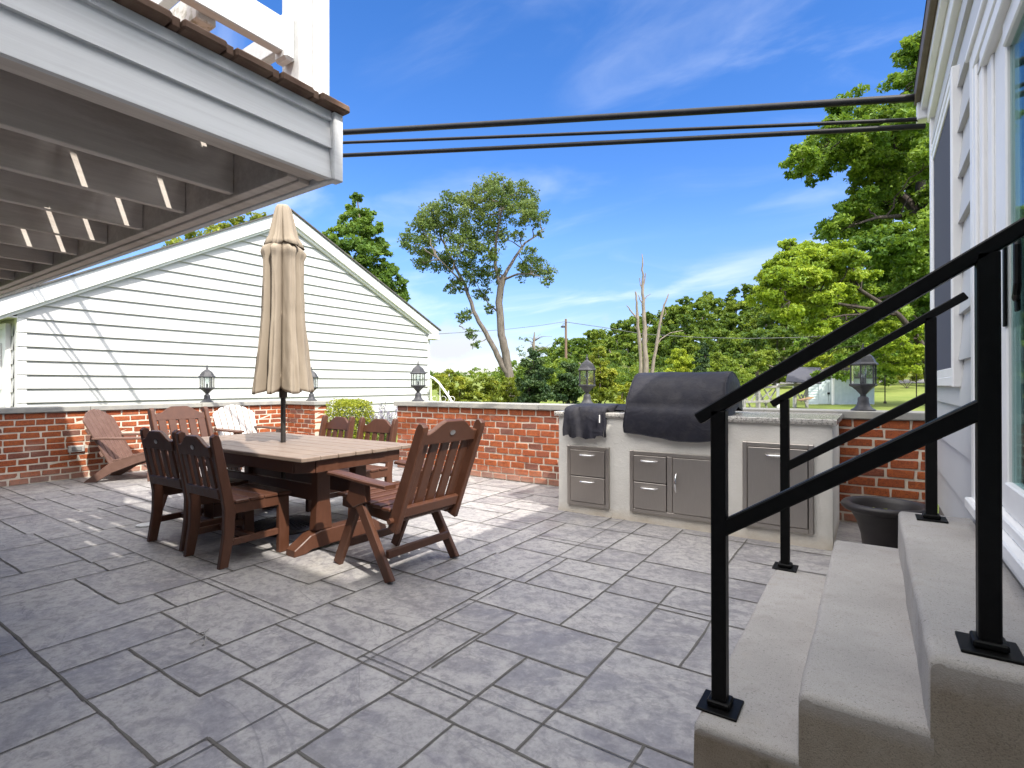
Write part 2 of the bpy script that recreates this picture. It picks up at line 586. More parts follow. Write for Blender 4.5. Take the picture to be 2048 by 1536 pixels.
    def lathe(self, prof, n=24, c=(0, 0, 0), rot=0, tone=.5):
        vs = []
        fs = []
        for r, z in prof:
            for k in range(n):
                a = 2 * PI * k / n + rot
                vs.append((c[0] + r * math.cos(a), c[1] + r * math.sin(a), c[2] + z))
        for i in range(len(prof) - 1):
            for k in range(n):
                fs.append([i * n + k, i * n + (k + 1) % n, (i + 1) * n + (k + 1) % n, (i + 1) * n + k])
        fs.append(list(range(n)))
        fs.append([(len(prof) - 1) * n + k for k in reversed(range(n))])
        self.add(vs, fs, tone)

    def build(self, name, mat, parent=None, smooth=False, recalc=True, angle=40):
        me = bpy.data.meshes.new(name)
        me.from_pydata(self.v, [], self.f)
        if recalc:
            bm = bmesh.new()
            bm.from_mesh(me)
            bmesh.ops.recalc_face_normals(bm, faces=bm.faces)
            bm.to_mesh(me)
            bm.free()
        a = me.attributes.new('tone', 'FLOAT', 'FACE')
        a.data.foreach_set('value', self.tn)
        me.materials.append(mat if not isinstance(mat, str) else M[mat])
        if smooth:
            me.shade_smooth()
            me.set_sharp_from_angle(angle=math.radians(angle))
        me.update()
        o = bpy.data.objects.new(name, me)
        COL.objects.link(o)
        if parent is not None:
            o.parent = parent
        return o


def tag(o, label, cat, group=None):
    o['label'] = label
    o['category'] = cat
    if group:
        o['group'] = group
    return o


def thing(name, label, cat, loc=(0, 0, 0), rotz=0, group=None):
    o = bpy.data.objects.new(name, None)
    COL.objects.link(o)
    o.location = loc
    o.rotation_euler = (0, 0, rotz)
    o.empty_display_size = .1
    return tag(o, label, cat, group)


def struct(name, mb, mat, kind='structure', **kw):
    o = mb.build(name, mat, None, **kw)
    o['kind'] = kind
    return o


def dup(root, loc, rotz, label, group=None):
    r = root.copy()
    COL.objects.link(r)
    r.location = loc
    r.rotation_euler = (0, 0, rotz)
    r['label'] = label
    if group:
        r['group'] = group
    for ch in list(root.children):
        c = ch.copy()
        COL.objects.link(c)
        c.parent = r
        for g in list(ch.children):
            d = g.copy()
            COL.objects.link(d)
            d.parent = c
    return r

def part(name, mb, mat, parent, **kw):
    """a part whose mesh is given in place coordinates, under an unrotated thing (or under such a part)"""
    o = mb.build(name, mat, parent, **kw)
    if parent.type == 'EMPTY':
        o.location = -parent.location
    return o


# ================================================================== the ground
# terrain beyond the patio: level near the house, rising gently further out
FWD = Vector((-math.sin(YAW), math.cos(YAW), 0))
RGT = Vector((math.cos(YAW), math.sin(YAW), 0))


def sstep(a, b, x):
    x = max(0, min(1, (x - a) / (b - a)))
    return x * x * (3 - 2 * x)


def terr(x, y):
    d = x * FWD.x + y * FWD.y
    s = x * RGT.x + y * RGT.y
    z = -.02 + 1.25 * sstep(30, 62, d) + 2.2 * sstep(60, 130, d)
    z += 7.0 * sstep(50, 110, d) * sstep(-8, 45, s)
    return z


mb = MB()
nx, ny = 90, 90
vs = []
for j in range(ny + 1):
    for i in range(nx + 1):
        u = (i / nx * 2 - 1)
        w = j / ny
        s = math.copysign(abs(u) ** 1.6, u) * 420
        d = -40 + w ** 1.8 * 560
        p = FWD * d + RGT * s
        vs.append((p.x, p.y, terr(p.x, p.y)))
fs = [[j * (nx + 1) + i, j * (nx + 1) + i + 1, (j + 1) * (nx + 1) + i + 1, (j + 1) * (nx + 1) + i] for j in range(ny) for i in range(nx)]
mb.add(vs, fs)
struct('lawn', mb, 'grass', smooth=True)

# road far beyond the lawn
mb = MB()
for k in range(24):
    s0, s1 = 12 + k * 3, 15 + k * 3
    q = []
    for s, d in ((s0, 56), (s1, 56), (s1, 60), (s0, 60)):
        p = FWD * d + RGT * s
        q.append((p.x, p.y, terr(p.x, p.y) + .05))
    mb.add(q, [[0, 1, 2, 3]])
struct('road', mb, 'road')

# ------------------------------------------------------------------ patio
SX = [  # joints running along x: y, x0, x1
    (2.02, -1.87, -1.545), (1.83, -2.48, -1.87), (1.52, -2.48, -1.565), (1.935, -3.42, -2.81), (2.015, -2.81, -2.48),
    (1.23, -2.48, -2.15), (1.255, -3.12, -2.48), (1.155, -2.15, -1.565), (.90, -1.87, -1.565), (1.03, -1.565, -1.4), (1.43, -1.565, -.8),
    (2.405, -3.42, -1.87), (2.31, -1.875, -.965), (2.685, -2.22, -1.29), (1.955, -1.545, -.965), (1.70, -1.26, -.45),
    (2.96, -1.74, -1.29), (3.23, -2.2, -1.29), (2.835, -1.29, -.675), (2.25, -.965, -.45), (2.775, -.965, -.45),
    (3.145, -1.29, .1), (3.465, -1.29, .1), (3.53, -2.2, -1.61), (4.05, -2.4, -1.29), (4.3, -1.29, -.2), (3.85, -.7, .1),
    (.745, -3.9, -2.48), (1.175, -4.1, -3.42), (1.34, -3.42, -3.12), (1.00, -2.81, -2.15), (1.355, -4.385, -4.1), (1.345, -5.63, -4.385),
    (1.305, -6.47, -5.67), (1.71, -5.83, -5.3), (1.84, -7.33, -6.3), (2.12, -7.25, -6.2), (1.80, -5.3, -3.42), (1.985, -6.3, -5.3),
    (1.02, -5.24, -4.5), (2.18, -6.2, -3.42), (.95, -6.47, -5.24), (.70, -6.47, -3.9)]
SY = [  # joints running along y: x, y0, y1
    (-2.48, .745, 2.405), (-2.15, 1.0, 1.52), (-1.87, 1.52, 2.685), (-1.565, .9, 2.02), (-2.22, 2.405, 3.05),
    (-1.225, 1.155, 1.43), (-3.42, 1.175, 2.405), (-1.26, 1.43, 1.955), (-1.545, 1.655, 2.31), (-.965, 1.43, 3.145),
    (-1.29, 2.31, 4.4), (-1.74, 2.685, 3.23), (-.675, 2.25, 2.835), (-.63, 1.43, 1.70), (-1.61, 3.23, 4.42), (-2.2, 3.05, 4.05),
    (-1.945, 4.05, 4.45), (-4.1, .70, 1.6), (-3.12, .745, 1.6), (-5.3, 1.305, 2.18), (-5.24, .95, 1.345), (-4.5, .70, 1.345),
    (-2.81, .745, 1.255), (-4.83, 1.345, 1.6), (-4.385, 1.345, 1.6), (-6.47, .70, 1.6), (-7.25, 1.6, 2.4), (-2.81, 1.935, 2.405),
    (-.8, 3.465, 4.4), (-3.9, .2, .745), (-5.83, 1.6, 1.985), (-6.2, 1.84, 2.4), (-.45, 3.145, 3.85)]
rr = random.Random(3)


def ashlar(x0, x1, y0, y1, depth=0):
    w, h = x1 - x0, y1 - y0
    if (w < .75 and h < .62) or depth > 9:
        return
    if w / .62 > h / .45:
        c = round(x0 + w * rr.uniform(.34, .66), 2)
        SY.append((c, y0, y1))
        ashlar(x0, c, y0, y1, depth + 1)
        ashlar(c, x1, y0, y1, depth + 1)
    else:
        c = round(y0 + h * rr.uniform(.34, .66), 2)
        SX.append((c, x0, x1))
        ashlar(x0, x1, y0, c, depth + 1)
        ashlar(x0, x1, c, y1, depth + 1)


for r in ((-8.6, -6.2, 2.4, 5.45), (-6.2, -3.42, 2.4, 5.45), (-3.42, -2.4, 2.41, 5.45), (-8.6, -7.25, -.5, 2.4), (-7.25, -6.47, -.5, 1.6),
          (-6.47, -3.9, -1.5, .7), (-3.9, -1.87, -1.5, .745), (-1.87, .42, -1.5, .9), (-7.8, -5.4, 5.45, 7.6)):
    ashlar(*r)
    SX.append((r[2], r[0], r[1]))
    SX.append((r[3], r[0], r[1]))
    SY.append((r[0], r[2], r[3]))
    SY.append((r[1], r[2], r[3]))
SAW_X = (1.60, -8.6, -.45)
SAW_Y = (-1.82, -.5, 4.45)
xs = sorted(set([round(s[0], 2) for s in SY] + [-8.8, -6.9, .6]))
ys = sorted(set([round(s[0], 2) for s in SX] + [-3.0, 5.7, 7.6]))
bx = {}
by = {}
for c, a, b in SY:
    for j in range(len(ys) - 1):
        m = (ys[j] + ys[j + 1]) / 2
        if a < m < b:
            bx[(round(c, 2), j)] = 1
for c, a, b in SX:
    for i in range(len(xs) - 1):
        m = (xs[i] + xs[i + 1]) / 2
        if a < m < b:
            by[(round(c, 2), i)] = 1
reg = {}
for i in range(len(xs) - 1):
    for j in range(len(ys) - 1):
        if (i, j) in reg:
            continue
        tv = random.random()
        st = [(i, j)]
        reg[(i, j)] = tv
        while st:
            a, b = st.pop()
            for da, db in ((1, 0), (-1, 0), (0, 1), (0, -1)):
                q = (a + da, b + db)
                if q in reg or not (0 <= q[0] < len(xs) - 1 and 0 <= q[1] < len(ys) - 1):
                    continue
                if da and (xs[max(a, q[0])], b) in bx:
                    continue
                if db and (ys[max(b, q[1])], a) in by:
                    continue
                reg[q] = tv
                st.append(q)
mb = MB()
for (i, j), tv in reg.items():
    if ys[j] >= 5.45 and not (-7.8 < (xs[i] + xs[i + 1]) / 2 < -5.4):
        continue
    mb.add([(xs[i], ys[j], 0), (xs[i + 1], ys[j], 0), (xs[i + 1], ys[j + 1], 0), (xs[i], ys[j + 1], 0)], [[0, 1, 2, 3]], tv)
struct('patio', mb, 'patio', recalc=False)

mb = MB()


JN = [0]


def joint(c, a, b, along, w):
    n = max(2, int(abs(b - a) / .045))
    vs = []
    ph = random.uniform(0, 50)
    JN[0] += 1
    zj = .0025 + (JN[0] % 61) * .00003
    for k in range(n + 1):
        s = a + (b - a) * k / n
        off = (mnoise.noise(Vector((s * 3.1, ph, 0))) * .007 + mnoise.noise(Vector((s * 13, ph, 4))) * .003) * (1 if w > .007 else .25)
        hw = w * .5 * (1 + .55 * mnoise.noise(Vector((s * 9, ph, 9))))
        for sg in (-1, 1):
            d = c + off + sg * hw
            vs.append((s, d, zj) if along == 'x' else (d, s, zj))
    mb.add(vs, [[2 * k, 2 * k + 1, 2 * k + 3, 2 * k + 2] for k in range(n)])


for c, a, b in SX:
    if c < 5.4:
        joint(c, a, b, 'x', .0092)
for c, a, b in SY:
    joint(c, a, b, 'y', .0092)
joint(*SAW_X, 'x', .005)
joint(*SAW_Y, 'y', .005)
for c, a, b in ((1.645, -3.42, -2.48), (1.56, -1.87, -1.26), (3.6, -2.2, -1.29)):
    joint(c, a, b, 'x', .006)
struct('patio_joints', mb, 'joint', recalc=False)

# ================================================================== brick walls


def brick_run(mb, p0, u, n, length, z0, z1, depth, course=.079, pitch=.2):
    p0, u, n = Vector(p0), Vector(u), Vector(n)
    rows = int(round((z1 - z0) / course))
    ch = (z1 - z0) / rows
    for r in range(rows):
        s = -(r % 2) * pitch * .5 + random.uniform(-.012, .012)
        while s < length:
            L = pitch + random.uniform(-.012, .012)
            a, b = max(0, s), min(length, s + L)
            s += L
            if b - a < .04:
                continue
            m = (a + b) / 2
            out = random.uniform(-.003, .004)
            zc = z0 + (r + .5) * ch + random.uniform(-.0015, .0015)
            hl, hd, hz = (b - a) / 2 - random.uniform(.006, .0105), depth / 2, ch / 2 - random.uniform(.006, .0092)
            mb.cbox(hl, hd, hz, .005, lambda p: p0 + u * (m + p.x) + n * (depth / 2 + p.y + out) + Vector((0, 0, zc + p.z)), random.random(), .0034)


def caps(parent, p0, u, n, length, z0, depth, over=.035, th=.066, seg=1.35):
    p0, u, n = Vector(p0), Vector(u), Vector(n)
    k = max(1, round(length / seg))
    L = length / k
    for i in range(k):
        mb = MB()
        m = (i + .5) * L
        mb.cbox(L / 2 - .002, depth / 2 + over, th / 2, .006, lambda p: p0 + u * (m + p.x) + n * (depth / 2 + p.y) + Vector((0, 0, z0 + th / 2 + p.z)), .5, .0015)
        part('cap_stone', mb, 'capstone', parent)


def outlet(parent, c, n, w=.12, h=.075):
    mb = MB()
    n = Vector(n)
    s = Vector((-n.y, n.x, 0))
    c = Vector(c)
    up = Vector((0, 0, 1))
    mb.cbox(w / 2, .02, h / 2, .006, lambda p: c + s * p.x + n * (p.y + .012) + up * p.z)
    o = part('outlet_box', mb, 'outlet', parent)
    mb = MB()
    mb.cbox(w * .3, .006, h * .28, .003, lambda p: c + s * (p.x) + n * (p.y + .036) + up * p.z)
    part('outlet_cover', mb, 'foundation', o)
    return o


lw = thing('brick_wall', 'low red brick garden wall with grey cap stones in front of the white garage, turning a corner behind the brown chairs', 'wall', (-8.6, 2, 0))
lw['label'] = 'low L-shaped red brick wall before the white garage, topped with grey cap stones'
mb = MB()
brick_run(mb, (-8.55, -3, 0), (0, 1, 0), (-1, 0, 0), 8.7, 0, .875, .25)
brick_run(mb, (-8.54, 5.45, 0), (1, 0, 0), (0, 1, 0), .80, 0, .875, .25)
part('brick_face', mb, 'brick', lw)
mb = MB()
mb.box(-8.79, -8.556, -2.99, 5.69, -.1, .873, .001)
mb.box(-8.545, -7.748, 5.459, 5.69, -.1, .873, .001)
part('mortar', mb, 'mortar', lw)
caps(lw, (-8.55, -3, 0), (0, 1, 0), (-1, 0, 0), 8.41, .876, .25)
caps(lw, (-8.835, 5.45, 0), (1, 0, 0), (0, 1, 0), 1.13, .876, .25)
outlet(lw, (-8.55, 2.46, .39), (1, 0, 0), .17, .085)

rw = thing('brick_wall', 'low red brick wall with grey cap running behind the outdoor kitchen to the house', 'wall', (-2.7, 5.55, 0))
mb = MB()
brick_run(mb, (-5.78, 5.45, 0), (1, 0, 0), (0, 1, 0), 6.19, 0, .905, .25)
part('brick_face', mb, 'brick', rw)
mb = MB()
mb.box(-5.772, .41, 5.459, 5.69, -.1, .903, .001)
part('mortar', mb, 'mortar', rw)
caps(rw, (-5.81, 5.45, 0), (1, 0, 0), (0, 1, 0), 6.22, .906, .25)
outlet(rw, (-4.45, 5.45, .385), (0, -1, 0), .12, .075)

# ================================================================== garage
GX = -11.0
g = thing('garage', 'white garage with horizontal vinyl siding and a steep gable behind the brick wall', 'garage', (GX, 7, 0))
gy0, gy1, gya = 2.42, 11.69, 7.0
zl, zr, za = 2.47, 2.89, 5.17


def rake_z(y):
    if y < gya:
        return za + (y - gya) * (za - zl) / (gya - 2.1)
    return za - (y - gya) * (za - zr) / (11.95 - gya)


mb = MB()
EXP = .2215
k = 0
z = .945 - EXP * 5
while z < za - .2:
    zt = z + EXP
    # span under the rakes at the course's mid height
    for zz in (zt - .02,):
        lo, hi = gy0, gy1
        if zz > rake_z(gy0) - .12:
            lo = gya - (rake_z(gya) - zz - .12) / ((za - zl) / (gya - 2.1))
        if zz > rake_z(gy1) - .12:
            hi = gya + (rake_z(gya) - zz - .12) / ((za - zr) / (11.95 - gya))
    if hi - lo > .1:
        n = 14
        vs = []
        for q in range(n + 1):
            y = lo + (hi - lo) * q / n
            wv = .0025 * mnoise.noise(Vector((y * .9, z * 3, 5)))
            vs += [(GX + .001, y, z), (GX + .038 + wv, y, z), (GX + .003, y, zt)]
        fs = []
        for q in range(n):
            a = q * 3
            fs.append([a, a + 1, a + 4, a + 3])
            fs.append([a + 1, a + 2, a + 5, a + 4])
        mb.add(vs, fs, random.random())
    z = zt
part('siding', mb, 'siding', g)
# core walls behind the siding
mb = MB()
mb.prism([(gy0 + .02, -.1), (gy1 - .02, -.1), (gy1 - .02, rake_z(gy1) - .1), (gya, za - .1), (gy0 + .02, rake_z(gy0) - .1)], GX - .002, GX - 8, 'x')
part('wall', mb, 'siding', g)
# corner boards
for y in (gy0 + .06, gy1 - .055):
    mb = MB()
    mb.box(GX - .12, GX + .026, y - .06 if y < 5 else y - .035, y + .06 if y < 5 else y + .06, -.1, rake_z(y) - .25 if y > 5 else 2.28, .004)
    part('corner_board', mb, 'trim', g)
# rakes, each a sloping board with the dark roof edge over it
for (ya, z_a, yb, z_b) in ((2.05, rake_z(2.05), gya, za), (gya, za, 11.97, rake_z(11.97))):
    d = Vector((0, yb - ya, z_b - z_a)).normalized()
    nrm = Vector((0, -d.z, d.y))
    mb = MB()
    hw = .115
    A = Vector((GX + .09, ya, z_a)) - nrm * hw
    B = Vector((GX + .09, yb, z_b)) - nrm * hw
    mb.bar(A, B, .14, hw * 2, nrm, .004)
    part('rake_board', mb, 'trim', g)
    mb = MB()
    A = Vector((GX + .06, ya, z_a)) - nrm * .255
    B = Vector((GX + .06, yb, z_b)) - nrm * .255
    mb.bar(A, B, .08, .05, nrm, .003)
    part('rake_moulding', mb, 'trim', g)
# roof slabs
for sgn, (ya, yb) in ((0, (1.95, gya)), (1, (12.02, gya))):
    mb = MB()
    z_a, z_b = rake_z(ya) + .035, za + .035
    mb.add([(GX + .20, ya, z_a), (GX + .20, yb, z_b), (GX - 8.2, yb, z_b), (GX - 8.2, ya, z_a),
            (GX + .20, ya, z_a - .032), (GX + .20, yb, z_b - .032), (GX - 8.2, yb, z_b - .032), (GX - 8.2, ya, z_a - .032)],
           [[0, 1, 2, 3], [4, 5, 6, 7], [0, 1, 5, 4], [2, 3, 7, 6], [0, 3, 7, 4]])
    part('roof', mb, 'shingle', g)
# eave return at the right end and gutter/fascia at the left end
mb = MB()
mb.box(GX - .1, GX + .17, 11.60, 11.98, zr - .30, zr - .16, .01)
mb.box(GX - 8, GX + .05, 11.72, 11.97, zr - .19, zr - .10, .01)
part('eave_return', mb, 'trim', g)
mb = MB()
mb.box(GX - 8, GX + .10, 1.99, 2.10, 2.24, 2.45, .008)
part('gutter', mb, 'trim', g)
mb = MB()
mb.box(GX - 8, GX + .05, 2.10, 2.43, 2.265, 2.29, .003)
part('soffit', mb, 'trim', g)
# side that faces the deck: siding, door with panel, light
mb = MB()
z = 0
while z < 2.2:
    zt = min(z + EXP, 2.26)
    mb.add([(GX - .1, gy0, z), (GX - 8, gy0, z), (GX - .1, gy0 - .018, z), (GX - 8, gy0 - .018, z), (GX - .1, gy0 - .002, zt), (GX - 8, gy0 - .002, zt)],
           [[0, 1, 3, 2], [2, 3, 5, 4]])
    z = zt
part('siding', mb, 'siding', g)
d = MB()
d.box(GX - 1.30, GX - .36, gy0 - .055, gy0 - .01, 0, 2.12, .004)
dr = part('door', d, 'trim', g)
for zz in (.2, 1.15):
    mb = MB()
    mb.box(GX - 1.15, GX - .55, gy0 - .075, gy0 - .057, zz, zz + .75, .006)
    part('door_panel', mb, 'trim', dr)
mb = MB()
mb.box(GX - .36, GX - .24, gy0 - .075, gy0 - .01, 0, 2.2, .004)
mb.box(GX - 1.42, GX - .361, gy0 - .075, gy0 - .01, 2.12, 2.2, .004)
part('door_frame', mb, 'trim', g)
mb = MB()
mb.lathe([(.05, 0), (.07, .02), (.05, .05), (.02, .06), (.02, .1), (.06, .12), (.055, .22), (.02, .24)], 12, (GX - .75, gy0 - .13, 2.0))
part('wall_light', mb, 'white', g)

# ================================================================== house wing on the right
HX = .42
HY1 = 5.30
h = thing('house', 'white house with vinyl siding, a tall narrow window and a sliding glass door above the steps', 'house', (HX, 2.5, 0))
h['label'] = 'white sided house wing with a narrow window and sliding glass door above the steps'
mb = MB()
z = .34
HE = .249
while z < 3.36:
    zt = min(z + HE, 3.4)
    n = 26
    vs = []
    ylo = 3.10 if .55 < z < 2.5 else -2.6
    for q in range(n + 1):
        y = ylo + (HY1 - .06 - ylo) * q / n
        wv = .003 * mnoise.noise(Vector((y * .8, z * 3, 2)))
        vs += [(HX - .001, y, z - .004), (HX - .027 - wv, y, z - .004), (HX - .026 - wv, y, z + .012), (HX - .003, y, zt)]
    fs = []
    for q in range(n):
        a = q * 4
        for e in range(3):
            fs.append([a + e, a + e + 1, a + 4 + e + 1, a + 4 + e])
    mb.add(vs, fs, random.random())
    z = zt
part('siding', mb, 'siding', h)
mb = MB()
mb.box(HX + .001, HX + 6, 3.08, HY1, .33, 3.42, .001)
mb.box(HX + .001, HX + 6, -2.6, .2, .33, 3.42, .001)
mb.box(HX + .001, HX + 6, .2001, 3.0799, 2.60, 3.42, .001)
mb.box(HX + .001, HX + 6, .2001, 3.0799, .33, .62, .001)
mb.box(HX + .35, HX + 6, .2002, 3.0798, .62, 2.60, .001)
part('wall', mb, 'siding', h)
mb = MB()
mb.box(HX + .012, HX + 6, -2.59, HY1 - .012, -.2, .33, .001)
part('foundation', mb, 'foundation', h)
mb = MB()
mb.box(HX - .034, HX + .10, HY1 - .07, HY1 + .024, .33, 3.38, .004)
part('corner_board', mb, 'trim', h)
mb = MB()
mb.box(HX - .045, HX - .004, -2.6, HY1 + .03, 3.28, 3.40, .004)
part('frieze_board', mb, 'trim', h)
mb = MB()
mb.box(HX - .085, HX - .046, -2.6, HY1 + .06, 3.40, 3.52, .004)
mb.box(HX - .046, HX + .1, -2.6, HY1 + .06, 3.402, 3.425, .002)
part('fascia', mb, 'trim', h)
mb = MB()
mb.box(HX - .125, HX - .087, -2.6, HY1 + .10, 3.47, 3.60, .006)
part('gutter', mb, 'gutter', h)
mb = MB()
mb.box(HX - .11, HX - .03, HY1 + .03, HY1 + .14, 3.33, 3.475, .008)
part('wire_bracket', mb, 'white', h)
mb = MB()
mb.prism([(HX - .13, 3.602), (HX + 3.1, 4.9), (HX + 6.2, 3.602)], -2.7, HY1 + .12, 'y')
part('roof', mb, 'shingle', h)
# upper storey set back behind the camera's right shoulder (it shades the near patio)
mb = MB()
mb.prism([(2.9, 3.5), (9.5, 3.5), (9.5, 8.2), (2.9, 8.2)], -7, -.5, 'y')
part('upper_storey', mb, 'siding', h)
# rear wall of the main house behind the camera; the deck hangs on it
mb = MB()
z = .1
while z < 5.5:
    mb.add([(HX, -2.2, z), (-10, -2.2, z), (HX, -2.185, z), (-10, -2.185, z), (HX, -2.2, z + HE), (-10, -2.2, z + HE)], [[0, 1, 3, 2], [2, 3, 5, 4]], random.random())
    z += HE
part('siding', mb, 'siding', h)
mb = MB()
mb.box(-10, HX, -7, -2.203, -.2, 5.6, .01)
part('wall', mb, 'siding', h)
# window
wy0, wy1, wz0, wz1 = 3.80, 4.98, 1.235, 2.90
mb = MB()
fx0, fx1 = HX - .052, HX - .004
for (a, b, c, d) in ((wy0 - .05, wy0 + .02, wz0 - .05, wz1 + .05), (wy1 - .02, wy1 + .05, wz0 - .05, wz1 + .05)):
    mb.box(fx0, fx1, a, b, c, d, .005)
mb.box(fx0 + .002, fx1, wy0 + .02, wy1 - .02, wz1 - .01, wz1 + .045, .004)
mb.box(fx0 + .002, fx1, wy0 + .02, wy1 - .02, wz0 - .045, wz0 + .01, .004)
win = part('window', mb, 'trim', h)
mb = MB()
i0, i1 = HX - .046, HX - .030
mb.box(i0, i1, wy0 + .021, wy0 + .065, wz0 + .011, wz1 - .011, .003)
mb.box(i0, i1, wy1 - .065, wy1 - .021, wz0 + .011, wz1 - .011, .003)
mb.box(i0, i1, wy0 + .066, wy1 - .066, wz0 + .011, wz0 + .06, .003)
mb.box(i0, i1, wy0 + .066, wy1 - .066, wz1 - .06, wz1 - .011, .003)
part('sash', mb, 'trim', win)
mb = MB()
mb.box(HX - .038, HX - .0305, wy0 + .06, wy1 - .06, wz0 + .055, wz1 - .055, .001)
part('window_screen', mb, 'screen', win)
# sliding door, set into the wall
dy = 3.25
mb = MB()
mb.box(HX - .036, HX - .003, dy - .085, dy, .62, 2.72, .005)
mb.box(HX - .034, HX + .10, dy - .150, dy - .0855, .62, 2.63, .006)
mb.box(HX - .022, HX + .10, dy - .230, dy - .1505, .62, 2.61, .006)
mb.box(HX - .036, HX - .003, .1, dy - .0855, 2.635, 2.72, .005)
mb.box(HX - .030, HX + .10, .1, dy - .2305, 2.57, 2.634, .005)
mb.box(HX - .050, HX - .004, .1, dy + .02, 2.7205, 2.75, .004)
dframe = part('door_frame', mb, 'trim', h)
mb = MB()
mb.box(HX - .006, HX + .05, dy - .335, dy - .231, .72, 2.569, .006)
mb.box(HX + .004, HX + .05, dy - .54, dy - .3355, .72, 2.568, .006)
mb.box(HX - .004, HX + .05, .1, dy - .54, .72, .83, .006)
mb.box(HX - .004, HX + .05, .1, dy - .54, 2.48, 2.568, .006)
sl = part('sliding_door', mb, 'trim', h)
mb = MB()
mb.box(HX + .018, HX + .024, .1, dy - .54, .83, 2.48, .001)
part('glass', mb, 'doorglass', sl)
mb = MB()
y = dy - .55
while y > .15:
    mb.bar((HX + .075, y - .045, .70), (HX + .075, y - .045, 2.56), .003, .088, (.45, 1, 0), .001)
    y -= .080
part('vertical_blind', mb, 'blind', sl)
mb = MB()
mb.box(HX - .004, HX + .006, dy - .548, dy - .520, 1.42, 1.74, .003)
part('lock_plate', mb, 'rail', sl)
mb = MB()
hy = dy - .69
mb.box(HX + .004, HX + .016, hy - .018, hy + .018, 1.46, 1.75, .003)
mb.tube([(HX + .006, hy, 1.715), (HX - .002, hy - .045, 1.715), (HX - .006, hy - .085, 1.705), (HX - .008, hy - .11, 1.675), (HX - .008, hy - .11, 1.545), (HX - .006, hy - .085, 1.515), (HX - .002, hy - .045, 1.505), (HX + .006, hy, 1.505)], .011, 8)
part('door_handle', mb, 'rail', sl)
mb = MB()
for q, (xx, z0, z1) in enumerate(((.030, .675, .7195), (.062, .625, .6745), (.020, .545, .6245))):
    mb.box(HX - xx, HX + .05, .1, dy - .01, z0, z1, .006)
part('door_sill', mb, 'trim', h)

# ================================================================== balcony deck
dk = thing('balcony_deck', 'raised white deck with weathered joists underneath and brown floor boards along its top edge', 'deck', (-5, 0, 2.05))
dk['label'] = 'raised white deck overhead with weathered joists below and brown floor boards on top'
DX, DY = -1.85, 1.40
ZB, ZT = 2.05, 2.325
Y0, X0 = -2.15, -9.6
# fascia laps on the right-hand side
mb = MB()
prof = [(.0, ZB), (.024, ZB), (.024, ZB + .004), (.008, ZB + .123), (.008, ZB + .125), (.024, ZB + .125), (.010, ZB + .236), (.010, ZB + .238), (.026, ZB + .238), (.024, ZT), (.0, ZT)]
n = 18
vs = []
for q in range(n + 1):
    y = Y0 + (DY - .035 - Y0) * q / n
    for d, z in prof:
        vs.append((DX + d + .0015 * mnoise.noise(Vector((y * 2, z * 9, 0))), y, z))
fs = []
L = len(prof)
for q in range(n):
    for e in range(L):
        fs.append([q * L + e, q * L + (e + 1) % L, (q + 1) * L + (e + 1) % L, (q + 1) * L + e])
mb.add(vs, fs)
part('fascia_siding', mb, 'paint', dk)
mb = MB()
mb.box(DX - .01, DX + .040, DY - .034, DY + .012, ZB - .006, ZT - .002, .004)
part('corner_board', mb, 'paint', dk)
mb = MB()
mb.box(X0, DX - .012, DY - .03, DY + .006, ZB, ZT, .004)
part('far_fascia', mb, 'paint', dk)
# rim boards and lips seen from below
mb = MB()
mb.box(DX - .055, DX - .002, Y0, DY - .036, ZB + .003, ZT - .01, .003)
mb.box(DX - .125, DX - .058, Y0, DY - .036, ZB + .022, ZB + .045, .003)
mb.box(X0, DX - .127, DY - .085, DY - .032, ZB + .004, ZT - .01, .003)
mb.box(X0, DX - .127, DY - .135, DY - .087, ZB + .012, ZT - .01, .003)
part('rim_board', mb, 'joist', dk)
for k, xj in enumerate([-2.41, -2.87, -3.37, -3.87, -4.37] + [-4.86 - .478 * q for q in range(10)]):
    mb = MB()
    mb.box(xj - .019, xj + .019, Y0, DY - .137, ZB + .024, ZT - .004, .003)
    part('joist', mb, 'joist', dk)
# floor boards, run along x with their ends past the fascia; a few wide gaps let the sun through
y = DY + .025
k = 0
while y > Y0:
    w = .138
    mb = MB()
    e = random.uniform(-.006, .006)
    mb.box(X0, DX + .072 + e, y - w, y, ZT + .001, ZT + .034, .007, .5, .001)
    part('floor_board', mb, 'deckboard', dk)
    g_ = .030 if k in (0, 1, 2, 3) else .0035
    if g_ > .01:
        # filler strips added so sun passes only through a chosen stretch of each gap
        xa_, xb_ = ((-3.3, -2.2), (-4.5, -2.3), (-4.4, -3.3), (-3.15, -2.45))[k]
        for a_, b_ in ((X0, xa_), (xb_, DX + .055)):
            mb = MB()
            mb.box(a_, b_, y - w - g_ + .002, y - w - .002, ZT + .002, ZT + .033, .002)
            part('gap_filler', mb, 'deckboard', dk)
    y -= w + g_
    k += 1
